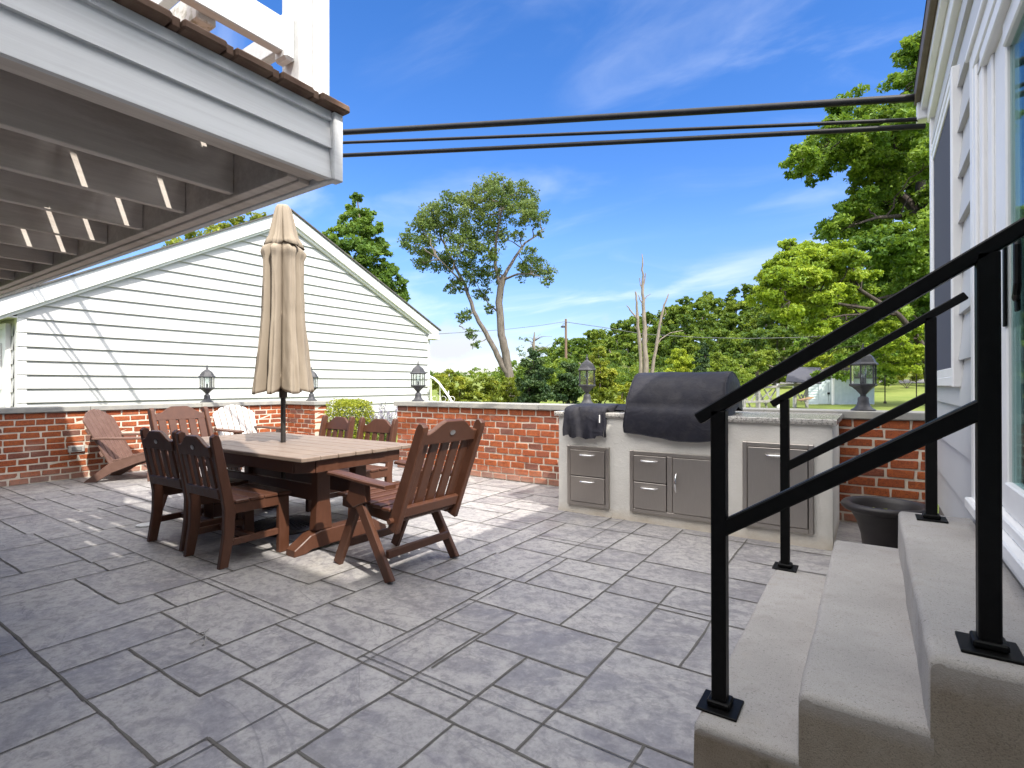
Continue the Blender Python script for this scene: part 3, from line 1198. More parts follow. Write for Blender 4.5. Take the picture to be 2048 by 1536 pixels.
# corner post and rails
mb = MB()
mb.box(DX - .19, DX - .062, DY - .122, DY + .006, ZT + .035, 4.0, .006)
mb.box(DX - .060, DX - .050, DY - .066, DY + .012, ZT + .035, 4.0, .003)
part('corner_post', mb, 'paint', dk)
mb = MB()
mb.box(DX - .150, DX - .105, Y0, DY - .125, ZT + .225, ZT + .365, .004)
part('bottom_rail', mb, 'paint', dk)
mb = MB()
mb.box(DX - .170, DX - .085, DY - .170, DY - .124, ZT + .195, ZT + .385, .012)
part('rail_bracket', mb, 'paint', dk)
mb = MB()
mb.box(DX - .165, DX - .09, Y0, DY - .125, ZT + 1.0, ZT + 1.14, .004)
part('top_rail', mb, 'paint', dk)
mb = MB()
mb.box(X0, DX - .192, DY - .085, DY - .04, ZT + .335, ZT + .445, .004)
part('bottom_rail', mb, 'paint', dk)
mb = MB()
mb.box(X0, DX - .192, DY - .09, DY - .035, ZT + 1.0, ZT + 1.09, .004)
part('top_rail', mb, 'paint', dk)
for (ya, zz) in ((.925, 2.60), (.745, 2.63)):
    mb = MB()
    mb.box(X0, DX - .155, ya, ya + .07, zz - .07, zz + .045, .005)
    part('bench_rail', mb, 'dirty', dk)
# unseen panel added along the far rail, higher towards the garage (it throws the shade on the left of the patio)
mb = MB()
mb.prism([(X0, ZT + .04), (-4.1, ZT + .04), (-4.1, 3.46), (-6.2, 4.05), (X0, 4.05)], DY - .07, DY - .05, 'y')
part('added_shade_panel', mb, 'paint', dk)
# loose wire over the deck
mb = MB()
mb.tube([(DX - 1.2, .92, 3.05), (DX - .7, .93, 3.0), (DX - .3, .94, 3.03)], .006, 6)
part('loose_wire', mb, 'wire', dk)

# ================================================================== steps
st = thing('concrete_steps', 'three pale concrete steps with rounded edges leading up to the sliding door', 'steps', (0, 2.4, 0))
sy0, sy1 = 1.63, 3.31
rings = []
for k, (x0, x1, z1, y1) in enumerate(((-.45, -.155, .18, sy1 - .03), (-.17, .125, .36, sy1 + .05), (.112, HX - .02, .54, sy1 + .12))):
    mb = MB()
    R = .022
    prof = [(x1, 0), (x0 - .004, 0), (x0, z1 - R)]
    for a in range(1, 7):
        t_ = a / 6 * PI / 2
        prof.append((x0 + R - R * math.cos(t_), z1 - R + R * math.sin(t_)))
    prof.append((x1, z1))
    ny_ = 40
    y0 = sy0
    vs = []
    ysl = [y0 + (y1 - y0) * q / ny_ for q in range(ny_ + 1)]
    ysl = [y0, y0 + .006, y0 + .016] + ysl[1:-1] + [y1 - .016, y1 - .006, y1]
    for yy in ysl:
        e = min(yy - y0, y1 - yy)
        sh = 0 if e > .012 else (.006 if e > .003 else .018)
        for x, z in prof:
            w_ = .004 * mnoise.noise(Vector((yy * 3, x * 5, k))) + .0025 * mnoise.noise(Vector((yy * 11, z * 9, k)))
            vs.append((x + (sh * .6 + w_ if x < x1 - .001 else 0), yy, max(0, z - (sh if z > .02 else 0))))
    L = len(prof)
    fs = [[q * L + e, q * L + e + 1, (q + 1) * L + e + 1, (q + 1) * L + e] for q in range(len(ysl) - 1) for e in range(L - 1)]
    fs += [list(range(L)), [(len(ysl) - 1) * L + e for e in range(L)]]
    mb.add(vs, fs)
    part('tread', mb, 'concrete', st, smooth=True, angle=50)
    mb = MB()
    xe = (-.17 + .010, .112 + .010, HX - .02)[k]
    P = [(x0 + .002, 0.002), (x0 + .003, z1 * .45)] + [(x + .004, max(0, z - .012)) for x, z in prof[2:-1]]
    xw = P[-1][0]
    for q in range(1, 24):
        xx = xw + (xe - xw) * q / 24
        P.append((xx, z1 - .0185 - .002 * abs(mnoise.noise(Vector((xx * 16, k, 3))))))
    P += [(xe, z1 - .018), (xe, 0.002)]
    for yy in (y0 - .0035 + .0015 * k, y1 + .0035 - .0015 * k):
        mb = MB()
        mb.add([(x, yy, z) for x, z in P], [list(range(len(P)))])
        part('side_face', mb, 'concrete_side', st)


def handrail(label, y, xend):
    t_ = thing('handrail', label, 'handrail', (0, y, .18), 0, 'handrails beside the steps')
    px = ((-.40, .18), (.24, .54))
    sl_ = .637

    def top(x):
        return 1.10 + sl_ * (x + .45)
    for x, zb in px:
        mb = MB()
        mb.box(x - .0225, x + .0225, y - .0225, y + .0225, zb + .008, top(x) - .012, .003)
        p = part('post', mb, 'rail', t_)
        mb = MB()
        mb.box(x - .034, x + .034, y - .034, y + .034, zb + .009, zb + .028, .004)
        mb.box(x - .060, x + .060, y - .060, y + .060, zb, zb + .0085, .002)
        part('base_plate', mb, 'rail', p)
    mb = MB()
    xa, xb = -.465, xend
    mb.bar((xa, y, top(xa)), (xb, y, top(xb)), .045, .038, (0, 0, 1), .004)
    part('top_rail', mb, 'rail', t_)
    mb = MB()
    xa2, xb2 = px[0][0] - .012, px[1][0] + .012
    mb.bar((xa2, y, top(xa2) - .392), (xb2, y, top(xb2) - .392), .042, .046, (0, 0, 1), .004)
    part('lower_rail', mb, 'rail', t_)
    return t_


handrail('black square-tube handrail on the near end of the concrete steps', 1.755, .33)
handrail('black square-tube handrail on the far end of the steps, beside the planter', 3.285, .372)

# ================================================================== outdoor kitchen
KY = 4.46
kt = thing('outdoor_kitchen', 'white stucco outdoor kitchen island with stainless doors and a granite top', 'kitchen island', (-1.37, 4.9, 0))
mb = MB()
# body: front sheet with a slightly uneven stucco face
kx0, kx1, kz = -2.505, -.235, .905
NXk, NZk = 60, 26


def kpt(x, z):
    flare = .018 * max(0, 1 - z / .12) ** 2
    return KY - flare + .005 * mnoise.noise(Vector((x * 2.2, z * 3, 1))) + .002 * mnoise.noise(Vector((x * 12, z * 12, 4)))


vs = []
for j in range(NZk + 1):
    for i in range(NXk + 1):
        x = kx0 + (kx1 - kx0) * i / NXk
        z = kz * j / NZk
        e = min(x - kx0, kx1 - x)
        r = max(0, .02 - e)
        vs.append((x, kpt(x, z) + r * r / .02 * .6, z))
fs = [[j * (NXk + 1) + i, j * (NXk + 1) + i + 1, (j + 1) * (NXk + 1) + i + 1, (j + 1) * (NXk + 1) + i] for j in range(NZk) for i in range(NXk)]
o0 = len(vs)
for j in range(NZk + 1):
    z = kz * j / NZk
    w = .006 * mnoise.noise(Vector((1, z * 4, 7)))
    vs += [(kx0 + w - .012 * max(0, 1 - z / .1) ** 2, 5.44, z), (kx1 + w, 5.44, z)]
for j in range(NZk):
    a, b = j * (NXk + 1), (j + 1) * (NXk + 1)
    fs.append([a, b, o0 + 2 * (j + 1), o0 + 2 * j])
    fs.append([a + NXk, b + NXk, o0 + 2 * (j + 1) + 1, o0 + 2 * j + 1])
mb.add(vs, fs)
part('stucco_body', mb, 'stucco', kt, smooth=True)
for a, b, nm in ((-2.535, -1.80, 0), (-.99, -.205, 1), (-1.80, -.99, 2)):
    mb = MB()
    y0, y1 = (KY - .028, 5.445) if nm < 2 else (4.98, 5.445)
    nn = 40
    vs = []
    fs = []
    for q in range(nn + 1):
        x = a + .001 + (b - a - .002) * q / nn
        j1 = .004 * mnoise.noise(Vector((x * 40, 2, 0)))
        j2 = .004 * mnoise.noise(Vector((x * 40, 9, 0)))
        vs += [(x, y1, .907), (x, y0 + .004 + j1, .907), (x, y0 + j2, .925), (x, y0 + .003 + j1, .944), (x, y0 + .008, .949), (x, y1, .949)]
    for q in range(nn):
        for e in range(5):
            fs.append([q * 6 + e, q * 6 + e + 1, (q + 1) * 6 + e + 1, (q + 1) * 6 + e])
    fs += [list(range(6)), [nn * 6 + e for e in range(6)]]
    mb.add(vs, fs)
    part('granite_counter', mb, 'granite', kt)


def handle(parent, c, vertical, L):
    mb = MB()
    pts = []
    rad = []
    for q in range(13):
        s = -1 + q / 6
        off = -.034 * (1 - s * s) ** .6 - .003
        d = Vector((0, off, s * L / 2)) if vertical else Vector((s * L / 2, off, 0))
        pts.append(Vector(c) + d)
        rad.append(.0045 + .0050 * (1 - abs(s)) ** .8)
    mb.tube(pts, rad, 10)
    part('handle', mb, 'chrome', parent, smooth=True)


def frame(name, x0, x1, z0, z1, fw=.034, mid=None):
    mb = MB()
    ya, yb = KY - .032, KY + .03
    mb.box(x0, x0 + fw, ya, yb, z0, z1, .004)
    mb.box(x1 - fw, x1, ya, yb, z0, z1, .004)
    mb.box(x0 + fw, x1 - fw, ya + .001, yb, z1 - fw, z1 - .001, .003)
    mb.box(x0 + fw, x1 - fw, ya + .001, yb, z0 + .001, z0 + fw, .003)
    if mid:
        mb.box(mid - fw * .7, mid + fw * .7, ya + .0005, yb, z0 + fw, z1 - fw, .003)
    f = part(name, mb, 'steel', kt)
    mb = MB()
    mb.box(x0 + fw * .6, x1 - fw * .6, KY - .012, KY - .009, z0 + fw * .6, z1 - fw * .6, .0005)
    part('dark_recess', mb, 'gap', f)
    return f


def panel(name, f, x0, x1, z0, z1):
    mb = MB()
    mb.box(x0 + .0045, x1 - .0045, KY - .036, KY - .013, z0 + .0045, z1 - .0045, .002)
    return part(name, mb, 'steel', f)


fw = .034
f1 = frame('drawer_unit', -2.392, -1.968, .075, .632)
zm = .352
for z0, z1 in ((.075 + fw, zm), (zm, .632 - fw)):
    p = panel('drawer', f1, -2.392 + fw, -1.968 - fw, z0, z1)
    mb = MB()
    c = (-2.18, KY - .038, z1 - .045)
    # handles hang on the drawer's top edge
    pts = []
    handle(f1, c, False, .155)
f2 = frame('drawer_and_door_unit', -1.768, -1.005, .085, .625, fw, -1.413)
for z0, z1 in ((.085 + fw, .357), (.357, .625 - fw)):
    panel('drawer', f2, -1.768 + fw, -1.413 - fw * .7, z0, z1)
    handle(f2, (-1.59, KY - .038, z1 - .047), False, .155)
panel('cabinet_door', f2, -1.413 + fw * .7, -1.005 - fw, .085 + fw, .625 - fw)
handle(f2, (-1.352, KY - .038, .375), True, .165)
f3 = frame('access_door_unit', -.838, -.352, .10, .757)
panel('cabinet_door', f3, -.838 + fw, -.352 - fw, .10 + fw, .757 - fw)
handle(f3, (-.595, KY - .038, .665), False, .155)

# ------------------------------------------------------------------ fabric covers
gc = thing('grill_cover', 'large rounded black fabric cover over the built-in grill on the kitchen island', 'grill cover', (-1.39, 4.8, .76))
prof = [(4.415, .775), (4.405, .83), (4.405, .90), (4.412, .955), (4.428, .995), (4.442, 1.012), (4.452, 1.05), (4.475, 1.12), (4.515, 1.19), (4.57, 1.25), (4.64, 1.295), (4.72, 1.318), (4.80, 1.322),
        (4.88, 1.315), (4.97, 1.29), (5.05, 1.24), (5.11, 1.17), (5.15, 1.07), (5.16, .96)]
gx0, gx1 = -1.795, -.985
N = 56
vs = []
for q in range(N + 1):
    s = q / N
    x = gx0 + (gx1 - gx0) * s
    e = min(s, 1 - s) * (gx1 - gx0)
    pin = max(0, 1 - e / .02) * .010
    for k, (y, z) in enumerate(prof):
        f = k / (len(prof) - 1)
        sag = .010 * mnoise.noise(Vector((x * 3.2, k * .35, 3))) + .006 * mnoise.noise(Vector((x * 9, k * .8, 8))) + .018 * math.sin(s * PI) * -(1 if 8 < k < 17 else 0) * .5
        bulge = (.020 * math.sin(s * PI) + .014 * mnoise.noise(Vector((x * 5, 1, 1)))) if k < 5 else 0
        crease = .007 * (.5 + .8 * mnoise.noise(Vector((x * 4, 7, 7)))) if k == 5 else 0
        hem = (-.045 * math.exp(-((s - .62) / .3) ** 2) + .01 * mnoise.noise(Vector((x * 6, 2, 2)))) if k == 0 else (-.02 * math.exp(-((s - .62) / .3) ** 2) if k == 1 else 0)
        yy = y - bulge + crease + sag * .6 + pin * (1 if y < 4.8 else -1)
        zz = z + sag + hem - pin * (1 if z > 1.1 else 0)
        wx = x + .010 * (1 if s == 1 else (-1 if s == 0 else 0)) * math.sin(k * 1.3) * .5
        # the cover flares out towards its lower edge
        fl = (1 - min(1, max(0, (z - .78) / .45)))
        wx += (-.008 if s < .5 else .008) * fl * (abs(s - .5) * 2) ** 3 * 2.4
        vs.append((wx, yy, zz))
L = len(prof)
fs = [[q * L + e, q * L + e + 1, (q + 1) * L + e + 1, (q + 1) * L + e] for q in range(N) for e in range(L - 1)]
mb = MB()
mb.add(vs, fs)
part('cover_top', mb, 'cover', gc, smooth=True, angle=70)
for q, s in ((0, -1), (N, 1)):
    ring = vs[q * L:(q + 1) * L]
    c = Vector((ring[0][0] + s * .012, 4.80, 1.02))
    mb = MB()
    pv = []
    for r in (1, .97, .75, .45, .15):
        for p in ring:
            pp = Vector(p).lerp(c, 1 - r)
            pv.append((pp.x + s * (.008 if r < .99 else 0) + .008 * mnoise.noise(pp * 6), pp.y, pp.z))
    mb.add(pv, [[a * L + e, a * L + e + 1, (a + 1) * L + e + 1, (a + 1) * L + e] for a in range(4) for e in range(L - 1)] + [[4 * L + e for e in range(L)]])
    part('end_panel', mb, 'cover', gc, smooth=True, angle=70)
    mb = MB()
    mb.tube([Vector(p) + Vector((s * .002, 0, .002)) for p in ring], .0055, 6)
    part('piping', mb, 'cover', gc, smooth=True)
mb = MB()
mb.tube([Vector(vs[q * L]) for q in range(N + 1)], .004, 6)
part('hem', mb, 'cover', gc, smooth=True)

sc = thing('burner_cover', 'small crumpled black cover over the side burner at the left end of the counter', 'burner cover', (-2.2, 4.7, .73))
prof = [(4.40, .735), (4.395, .80), (4.40, .88), (4.41, .955), (4.435, .995), (4.50, 1.012), (4.65, 1.018), (4.85, 1.018), (5.02, 1.01), (5.06, .97), (5.065, .955)]
N = 30
vs = []
sx0, sx1 = -2.408, -2.005
for q in range(N + 1):
    s = q / N
    x = sx0 + (sx1 - sx0) * s
    for k, (y, z) in enumerate(prof):
        n1 = mnoise.noise(Vector((x * 14, k * .55, 3)))
        n2 = mnoise.noise(Vector((x * 30, k * 1.1, 5)))
        fold = (.030 * mnoise.noise(Vector((x * 13, k * .30, 21))) + .014 * mnoise.noise(Vector((x * 27 + k * .5, k * .8, 2)))) * (1 if k < 4 else .2)
        hem = (-.025 * (s < .82) * (s > .1) + .015 * n1) if k == 0 else 0
        vs.append((x + .006 * n2, y - .016 * abs(n1) - fold, z + .008 * n1 + hem - (.010 if s in (0, 1) else 0)))
L = len(prof)
mb = MB()
mb.add(vs, [[q * L + e, q * L + e + 1, (q + 1) * L + e + 1, (q + 1) * L + e] for q in range(N) for e in range(L - 1)])
part('cover_top', mb, 'cover', sc, smooth=True, angle=70)
for q, s in ((0, -1), (N, 1)):
    ring = [Vector(p) for p in vs[q * L:(q + 1) * L]]
    ncol = len(ring)
    mb = MB()
    pv = []
    for r in range(5):
        for p in ring:
            tz = p.z + (min(.955, p.z) - p.z) * r / 4 if p.y > 4.43 else p.z
            pv.append((p.x + s * (.010 * (r > 0) + .012 * mnoise.noise(Vector((p.y * 12, r, 3)))), p.y + (.012 * r if p.y < 4.43 else 0), tz))
    mb.add(pv, [[r * L + e, r * L + e + 1, (r + 1) * L + e + 1, (r + 1) * L + e] for r in range(4) for e in range(L - 1)])
    part('side_panel', mb, 'cover', sc, smooth=True, angle=70)
# its loose flap lying on the counter to the right
mb = MB()
vs = []
for q in range(17):
    s = q / 16
    x = -2.0 + .27 * s
    for k in range(7):
        w = k / 6
        y = 4.62 + .34 * w + .02 * math.sin(s * 5) + s * .12
        z = .954 + (.055 * (1 - s) ** .8 + .022 * abs(mnoise.noise(Vector((x * 18, w * 5, 1))))) * math.sin(max(.02, w) * PI) ** .5 * (.35 + .65 * (s < .97))
        vs.append((x, y, z))
mb.add(vs, [[q * 7 + k, q * 7 + k + 1, (q + 1) * 7 + k + 1, (q + 1) * 7 + k] for q in range(16) for k in range(6)])
part('loose_flap', mb, 'cover', sc, smooth=True, angle=70)
mb = MB()
mb.box(-2.035, -2.028, 4.372, 4.384, .86, .93, .001)
part('care_label', mb, 'white', sc)

# ================================================================== lanterns
def lantern(label, loc, rotz=0):
    t_ = thing('post_lantern', label, 'lantern', loc, rotz, 'black post lanterns on the garden walls')
    mb = MB()
    mb.lathe([(.092, 0), (.096, .006), (.088, .012), (.066, .026), (.050, .050), (.043, .080), (.042, .108), (.036, .118), (.026, .124)], 20)
    mb.build('pedestal', 'lantern', t_, smooth=True)
    mb = MB()
    mb.lathe([(.024, .122), (.024, .140), (.034, .152), (.060, .182), (.088, .206), (.108, .216), (.112, .222), (.112, .232), (.102, .236)], 6)
    mb.build('cup', 'lantern', t_)
    for k in range(6):
        a = k * PI / 3
        mb = MB()
        mb.bar((.097 * math.cos(a), .097 * math.sin(a), .232), (.097 * math.cos(a), .097 * math.sin(a), .400), .011, .011, (math.cos(a), math.sin(a), 0), .002)
        mb.build('cage_bar', 'lantern', t_)
        b = a + PI / 3
        p, q = Vector((.092 * math.cos(a), .092 * math.sin(a), 0)), Vector((.092 * math.cos(b), .092 * math.sin(b), 0))
        mb = MB()
        mb.add([(p.x, p.y, .236), (q.x, q.y, .236), (q.x, q.y, .398), (p.x, p.y, .398)], [[0, 1, 2, 3]])
        mb.build('glass_pane', 'glass', t_, recalc=False)
    mb = MB()
    mb.lathe([(.100, .396), (.118, .398), (.122, .406), (.116, .414), (.104, .424), (.094, .446), (.076, .476), (.046, .502), (.020, .520), (.014, .530)], 6)
    mb.build('dome_roof', 'lantern', t_)
    mb = MB()
    mb.lathe([(.014, .526), (.010, .534), (.018, .540), (.016, .546), (.008, .552), (.007, .580), (.003, .590)], 10)
    mb.build('finial', 'lantern', t_, smooth=True)
    mb = MB()
    mb.lathe([(.013, .234), (.013, .290), (.010, .292)], 10)
    mb.build('bulb_socket', 'lantern', t_, smooth=True)
    mb = MB()
    mb.lathe([(.009, .290), (.016, .310), (.028, .345), (.026, .362), (.012, .375)], 12)
    mb.build('bulb', 'glass', t_, smooth=True)
    return t_


l0 = lantern('black lantern on the left brick wall, left of the umbrella', (-8.68, 4.16, .943), .2)
dup(l0, (-8.02, 5.58, .943), .1, 'black lantern on the wall end just right of the umbrella')
dup(l0, (-5.47, 5.58, .973), .55, 'black lantern at the wall end before the garage corner')
dup(l0, (-2.745, 5.575, .973), .0, 'black lantern on the wall cap left of the covered grill')
dup(l0, (-.06, 5.575, .973), .35, 'black lantern on the wall nearest the house corner, behind the far handrail')

# ================================================================== planter
pt = thing('planter', 'empty round dark brown planter pot between the steps and the brick wall', 'planter', (.075, 4.28, 0))
mb = MB()
mb.lathe([(.115, 0), (.125, .02), (.128, .10), (.140, .20), (.165, .29), (.195, .345), (.212, .362), (.236, .366), (.250, .380), (.252, .398), (.240, .413), (.214, .416), (.198, .408), (.186, .38), (.16, .30)], 40)
o = mb.build('pot_body', 'pot', pt, smooth=True, angle=60)
mb = MB()
mb.lathe([(.165, .300), (.16, .318), (.05, .322)], 20)
mb.build('soil', 'soil', pt)
mb = MB()
for a, s in ((0, .05), (.9, .04), (2.2, .045), (3.9, .03)):
    mb.tube([(-.04, .02, .318), (-.04 + .02 * math.cos(a), .02 + .02 * math.sin(a), .318 + s), (-.04 + .05 * math.cos(a), .02 + .05 * math.sin(a), .318 + s * 1.1)], [.004, .005, .001], 5)
mb.build('seedling', 'leaf_yellow', pt)

# ================================================================== dining table
tx, ty, tz = -4.15, 2.60, .722
tb = thing('dining_table', 'large brown plank dining table with trestle legs and an umbrella through its middle', 'table', (tx, ty, 0))
tw = .150
ypos = -.525
for k in range(7):
    mb = MB()
    e = random.uniform(-.004, .004)
    if k == 3:
        mb.box(-1.055, -.045, ypos + .0025, ypos + tw - .0025, tz - .030, tz, .005)
        mb.box(.045, 1.055, ypos + .0025, ypos + tw - .0025, tz - .030, tz, .005)
        mb.box(-.0449, .0449, ypos + .0025, ypos + .050, tz - .030, tz - .0005, .003)
        mb.box(-.0449, .0449, ypos + tw - .050, ypos + tw - .0025, tz - .030, tz - .0005, .003)
    else:
        mb.box(-1.055 + e, 1.055 + e, ypos + .0025, ypos + tw - .0025, tz - .030, tz, .005)
    mb.build('table_plank', 'tabletop', tb)
    ypos += tw
mb = MB()
ap = [(-1.00, -.38), (-.90, -.47), (.90, -.47), (1.00, -.38), (1.00, .38), (.90, .47), (-.90, .47), (-1.00, .38)]
for i in range(8):
    a, b = ap[i], ap[(i + 1) % 8]
    mb.bar((a[0], a[1], tz - .075), (b[0], b[1], tz - .075), .028, .088, (0, 0, 1), .004)
mb.build('apron', 'poly', tb)
for sx in (-1, 1):
    x = sx * .77
    mb = MB()
    foot = [(-.42, 0), (-.42, .045), (-.37, .075), (-.29, .125), (-.20, .142), (.20, .142), (.29, .125), (.37, .075), (.42, .045), (.42, 0), (.33, 0), (.28, .022), (-.28, .022), (-.33, 0)]
    mb.prism(foot, x - .055, x + .055, 'x', .006)
    mb.build('trestle_foot', 'poly', tb)
    for sy in (-1, 1):
        mb = MB()
        y = sy * .17
        mb.prism([(y - .072, .1425), (y + .072, .1425), (y + .062, .30), (y + .055, .34), (y + .055, tz - .031), (y - .055, tz - .031), (y - .055, .34), (y - .062, .30)], x - .04, x + .04, 'x', .006)
        mb.build('leg', 'poly', tb)
    mb = MB()
    mb.box(x - .03, x + .03, -.44, .44, tz - .12, tz - .032, .004)
    mb.build('top_batten', 'poly', tb)
for sy in (-1, 1):
    mb = MB()
    mb.box(-.73, .73, sy * .17 - .018, sy * .17 + .018, .34, .46, .005)
    mb.build('stretcher', 'poly', tb)

# ------------------------------------------------------------------ umbrella
um = thing('patio_umbrella', 'closed tan patio umbrella on a dark pole rising through the table', 'umbrella', (tx + .02, ty, 0))
mb = MB()
mb.tube([(0, 0, .03), (0, 0, 2.70)], .0205, 16)
mb.build('pole', 'pole', um, smooth=True)
mb = MB()
mb.lathe([(.0215, 1.10), (.033, 1.105), (.033, 1.17), (.0215, 1.175)], 16)
mb.build('runner', 'iron', um, smooth=True)


def folded(prof, bounds, depth, seed, n=240, hemw=.0, flare=0.0):
    """hanging cloth gathered round a pole: unequal rounded lobes with sharp valleys; prof rows are (radius, z, fold strength)"""
    mb = MB()
    vs = []
    L = len(prof)
    rnd = random.Random(seed)
    nb = len(bounds)
    amp = [rnd.uniform(.55, 1.3) for _ in range(nb)]
    push = [rnd.uniform(-.10, .12) for _ in range(nb)]
    drift = [rnd.uniform(-.16, .16) for _ in range(nb)]
    z0, z1 = prof[0][1], prof[-1][1]
    for i, (r, z, dp) in enumerate(prof):
        s = (z - z0) / (z1 - z0)
        bb_ = [b + drift[j] * (s - .4) + .05 * mnoise.noise(Vector((z * 2.2, j * 7.1, seed))) for j, b in enumerate(bounds)]
        for k in range(n):
            a = 2 * PI * k / n
            f, fr = nb - 1, 0
            for j in range(nb):
                lo = bb_[j]
                hi = bb_[(j + 1) % nb] + (2 * PI if j == nb - 1 else 0)
                aa = a if a >= bb_[0] else a + 2 * PI
                if lo <= aa < hi:
                    f, fr = j, (aa - lo) / (hi - lo)
            sk = fr ** (1 + .5 * push[f] * 6 if push[f] > 0 else 1 / (1 - .5 * push[f] * 6))
            lobe = math.sin(PI * max(0, min(1, sk))) ** .62
            sub_ = .12 * amp[f] * math.sin(PI * sk * 3) ** 2
            rr_ = r * (1 + push[f] * (1 - .5 * s)) * (1 - depth * dp * ((1 - lobe) * amp[f] + sub_))
            wr = .030 * mnoise.noise(Vector((math.cos(a) * 5, math.sin(a) * 5, z * 2.2 + seed))) + .018 * mnoise.noise(Vector((math.cos(a) * 9 + z * 3, math.sin(a) * 9, z * 7 + seed)))
            rr_ *= 1 + dp * wr * 2.0
            h_ = hemw * (lobe - .5) * amp[f] * max(0, 1 - s * 14)
            rr_ *= 1 + flare * lobe * max(0, 1 - s * 5)
            vs.append((rr_ * math.cos(a), rr_ * math.sin(a), z - h_))
    fs = [[i * n + k, i * n + (k + 1) % n, (i + 1) * n + (k + 1) % n, (i + 1) * n + k] for i in range(L - 1) for k in range(n)]
    mb.add(vs, fs)
    return mb


P = []
for q in range(61):
    s = q / 60
    z = 1.165 + 1.245 * s
    r = .262 - .058 * min(1, s * 1.9) - .020 * s + .022 * math.exp(-((s - .935) / .03) ** 2) - .06 * sstep(.95, 1.0, s)
    P.append((r * (.95 - .06 * s), z, .95 - .15 * s))
o = folded(P, [.25, .95, 1.62, 2.5, 3.2, 3.75, 4.42, 4.95, 5.6], .55, 4, hemw=.055).build('canopy', 'canvas', um, smooth=True, angle=75)
sol = o.modifiers.new('cloth', 'SOLIDIFY')
sol.thickness = .005
# the gathered top of the canopy closes in to the pole under the cap
P = [(.110, 2.405, .9), (.105, 2.425, .9), (.10, 2.45, .8), (.07, 2.47, .5), (.03, 2.50, .2)]
o = folded(P, [.25, .95, 1.62, 2.5, 3.2, 3.75, 4.42, 4.95, 5.6], .5, 4).build('canopy_top', 'canvas', um, smooth=True, angle=75)
P = [(.156, 2.395, 1), (.142, 2.425, 1), (.126, 2.465, .95), (.112, 2.52, .85), (.100, 2.57, .75), (.088, 2.62, .6), (.076, 2.67, .5), (.064, 2.71, .35), (.048, 2.733, .2), (.008, 2.745, 0)]
o = folded(P, [.5, 1.5, 2.35, 3.4, 4.3, 4.9, 5.7], .50, 11, 160, .05, .12).build('vent_cap', 'canvas', um, smooth=True, angle=75)
sol = o.modifiers.new('cloth', 'SOLIDIFY')
sol.thickness = .005
mb = MB()
for k in range(8):
    a = 2 * PI * (k + .5) / 8
    mb.tube([(.035 * math.cos(a), .035 * math.sin(a), 1.30), (.17 * math.cos(a), .17 * math.sin(a), 1.19), (.17 * math.cos(a), .17 * math.sin(a), 1.165)], .007, 6)
mb.build('rib', 'pole', um)
mb = MB()
mb.lathe([(.285, 0), (.290, .012), (.280, .026), (.262, .034), (.12, .060), (.06, .075), (.042, .085), (.040, .30), (.026, .31)], 48)
ub = mb.build('base', 'iron', um, smooth=True, angle=50)
mb = MB()
for k in range(44):
    a = 2 * PI * k / 44
    mb.bar((.075 * math.cos(a), .075 * math.sin(a), .076), (.265 * math.cos(a), .265 * math.sin(a), .037), .008, .008, (0, 0, 1), .002)
mb.build('ridges', 'iron', ub)


# ================================================================== chairs (each faces +y in its own space)
def crest(w, z0, z1, hump, n=12):
    P = [(-w, z0), (w, z0)]
    for q in range(n + 1):
        s = 1 - 2 * q / n
        b = sstep(.88, .30, abs(s))
        P.append((w * s, z1 + hump * b))
    return P


def rot_back(obj_mb, y0, z0, ang):
    """lean everything in a builder back about the line y0,z0"""
    c, s = math.cos(ang), math.sin(ang)
    obj_mb.v = [(x, y0 + (y - y0) * c - (z - z0) * s, z0 + (y - y0) * s + (z - z0) * c) for x, y, z in obj_mb.v]
    return obj_mb


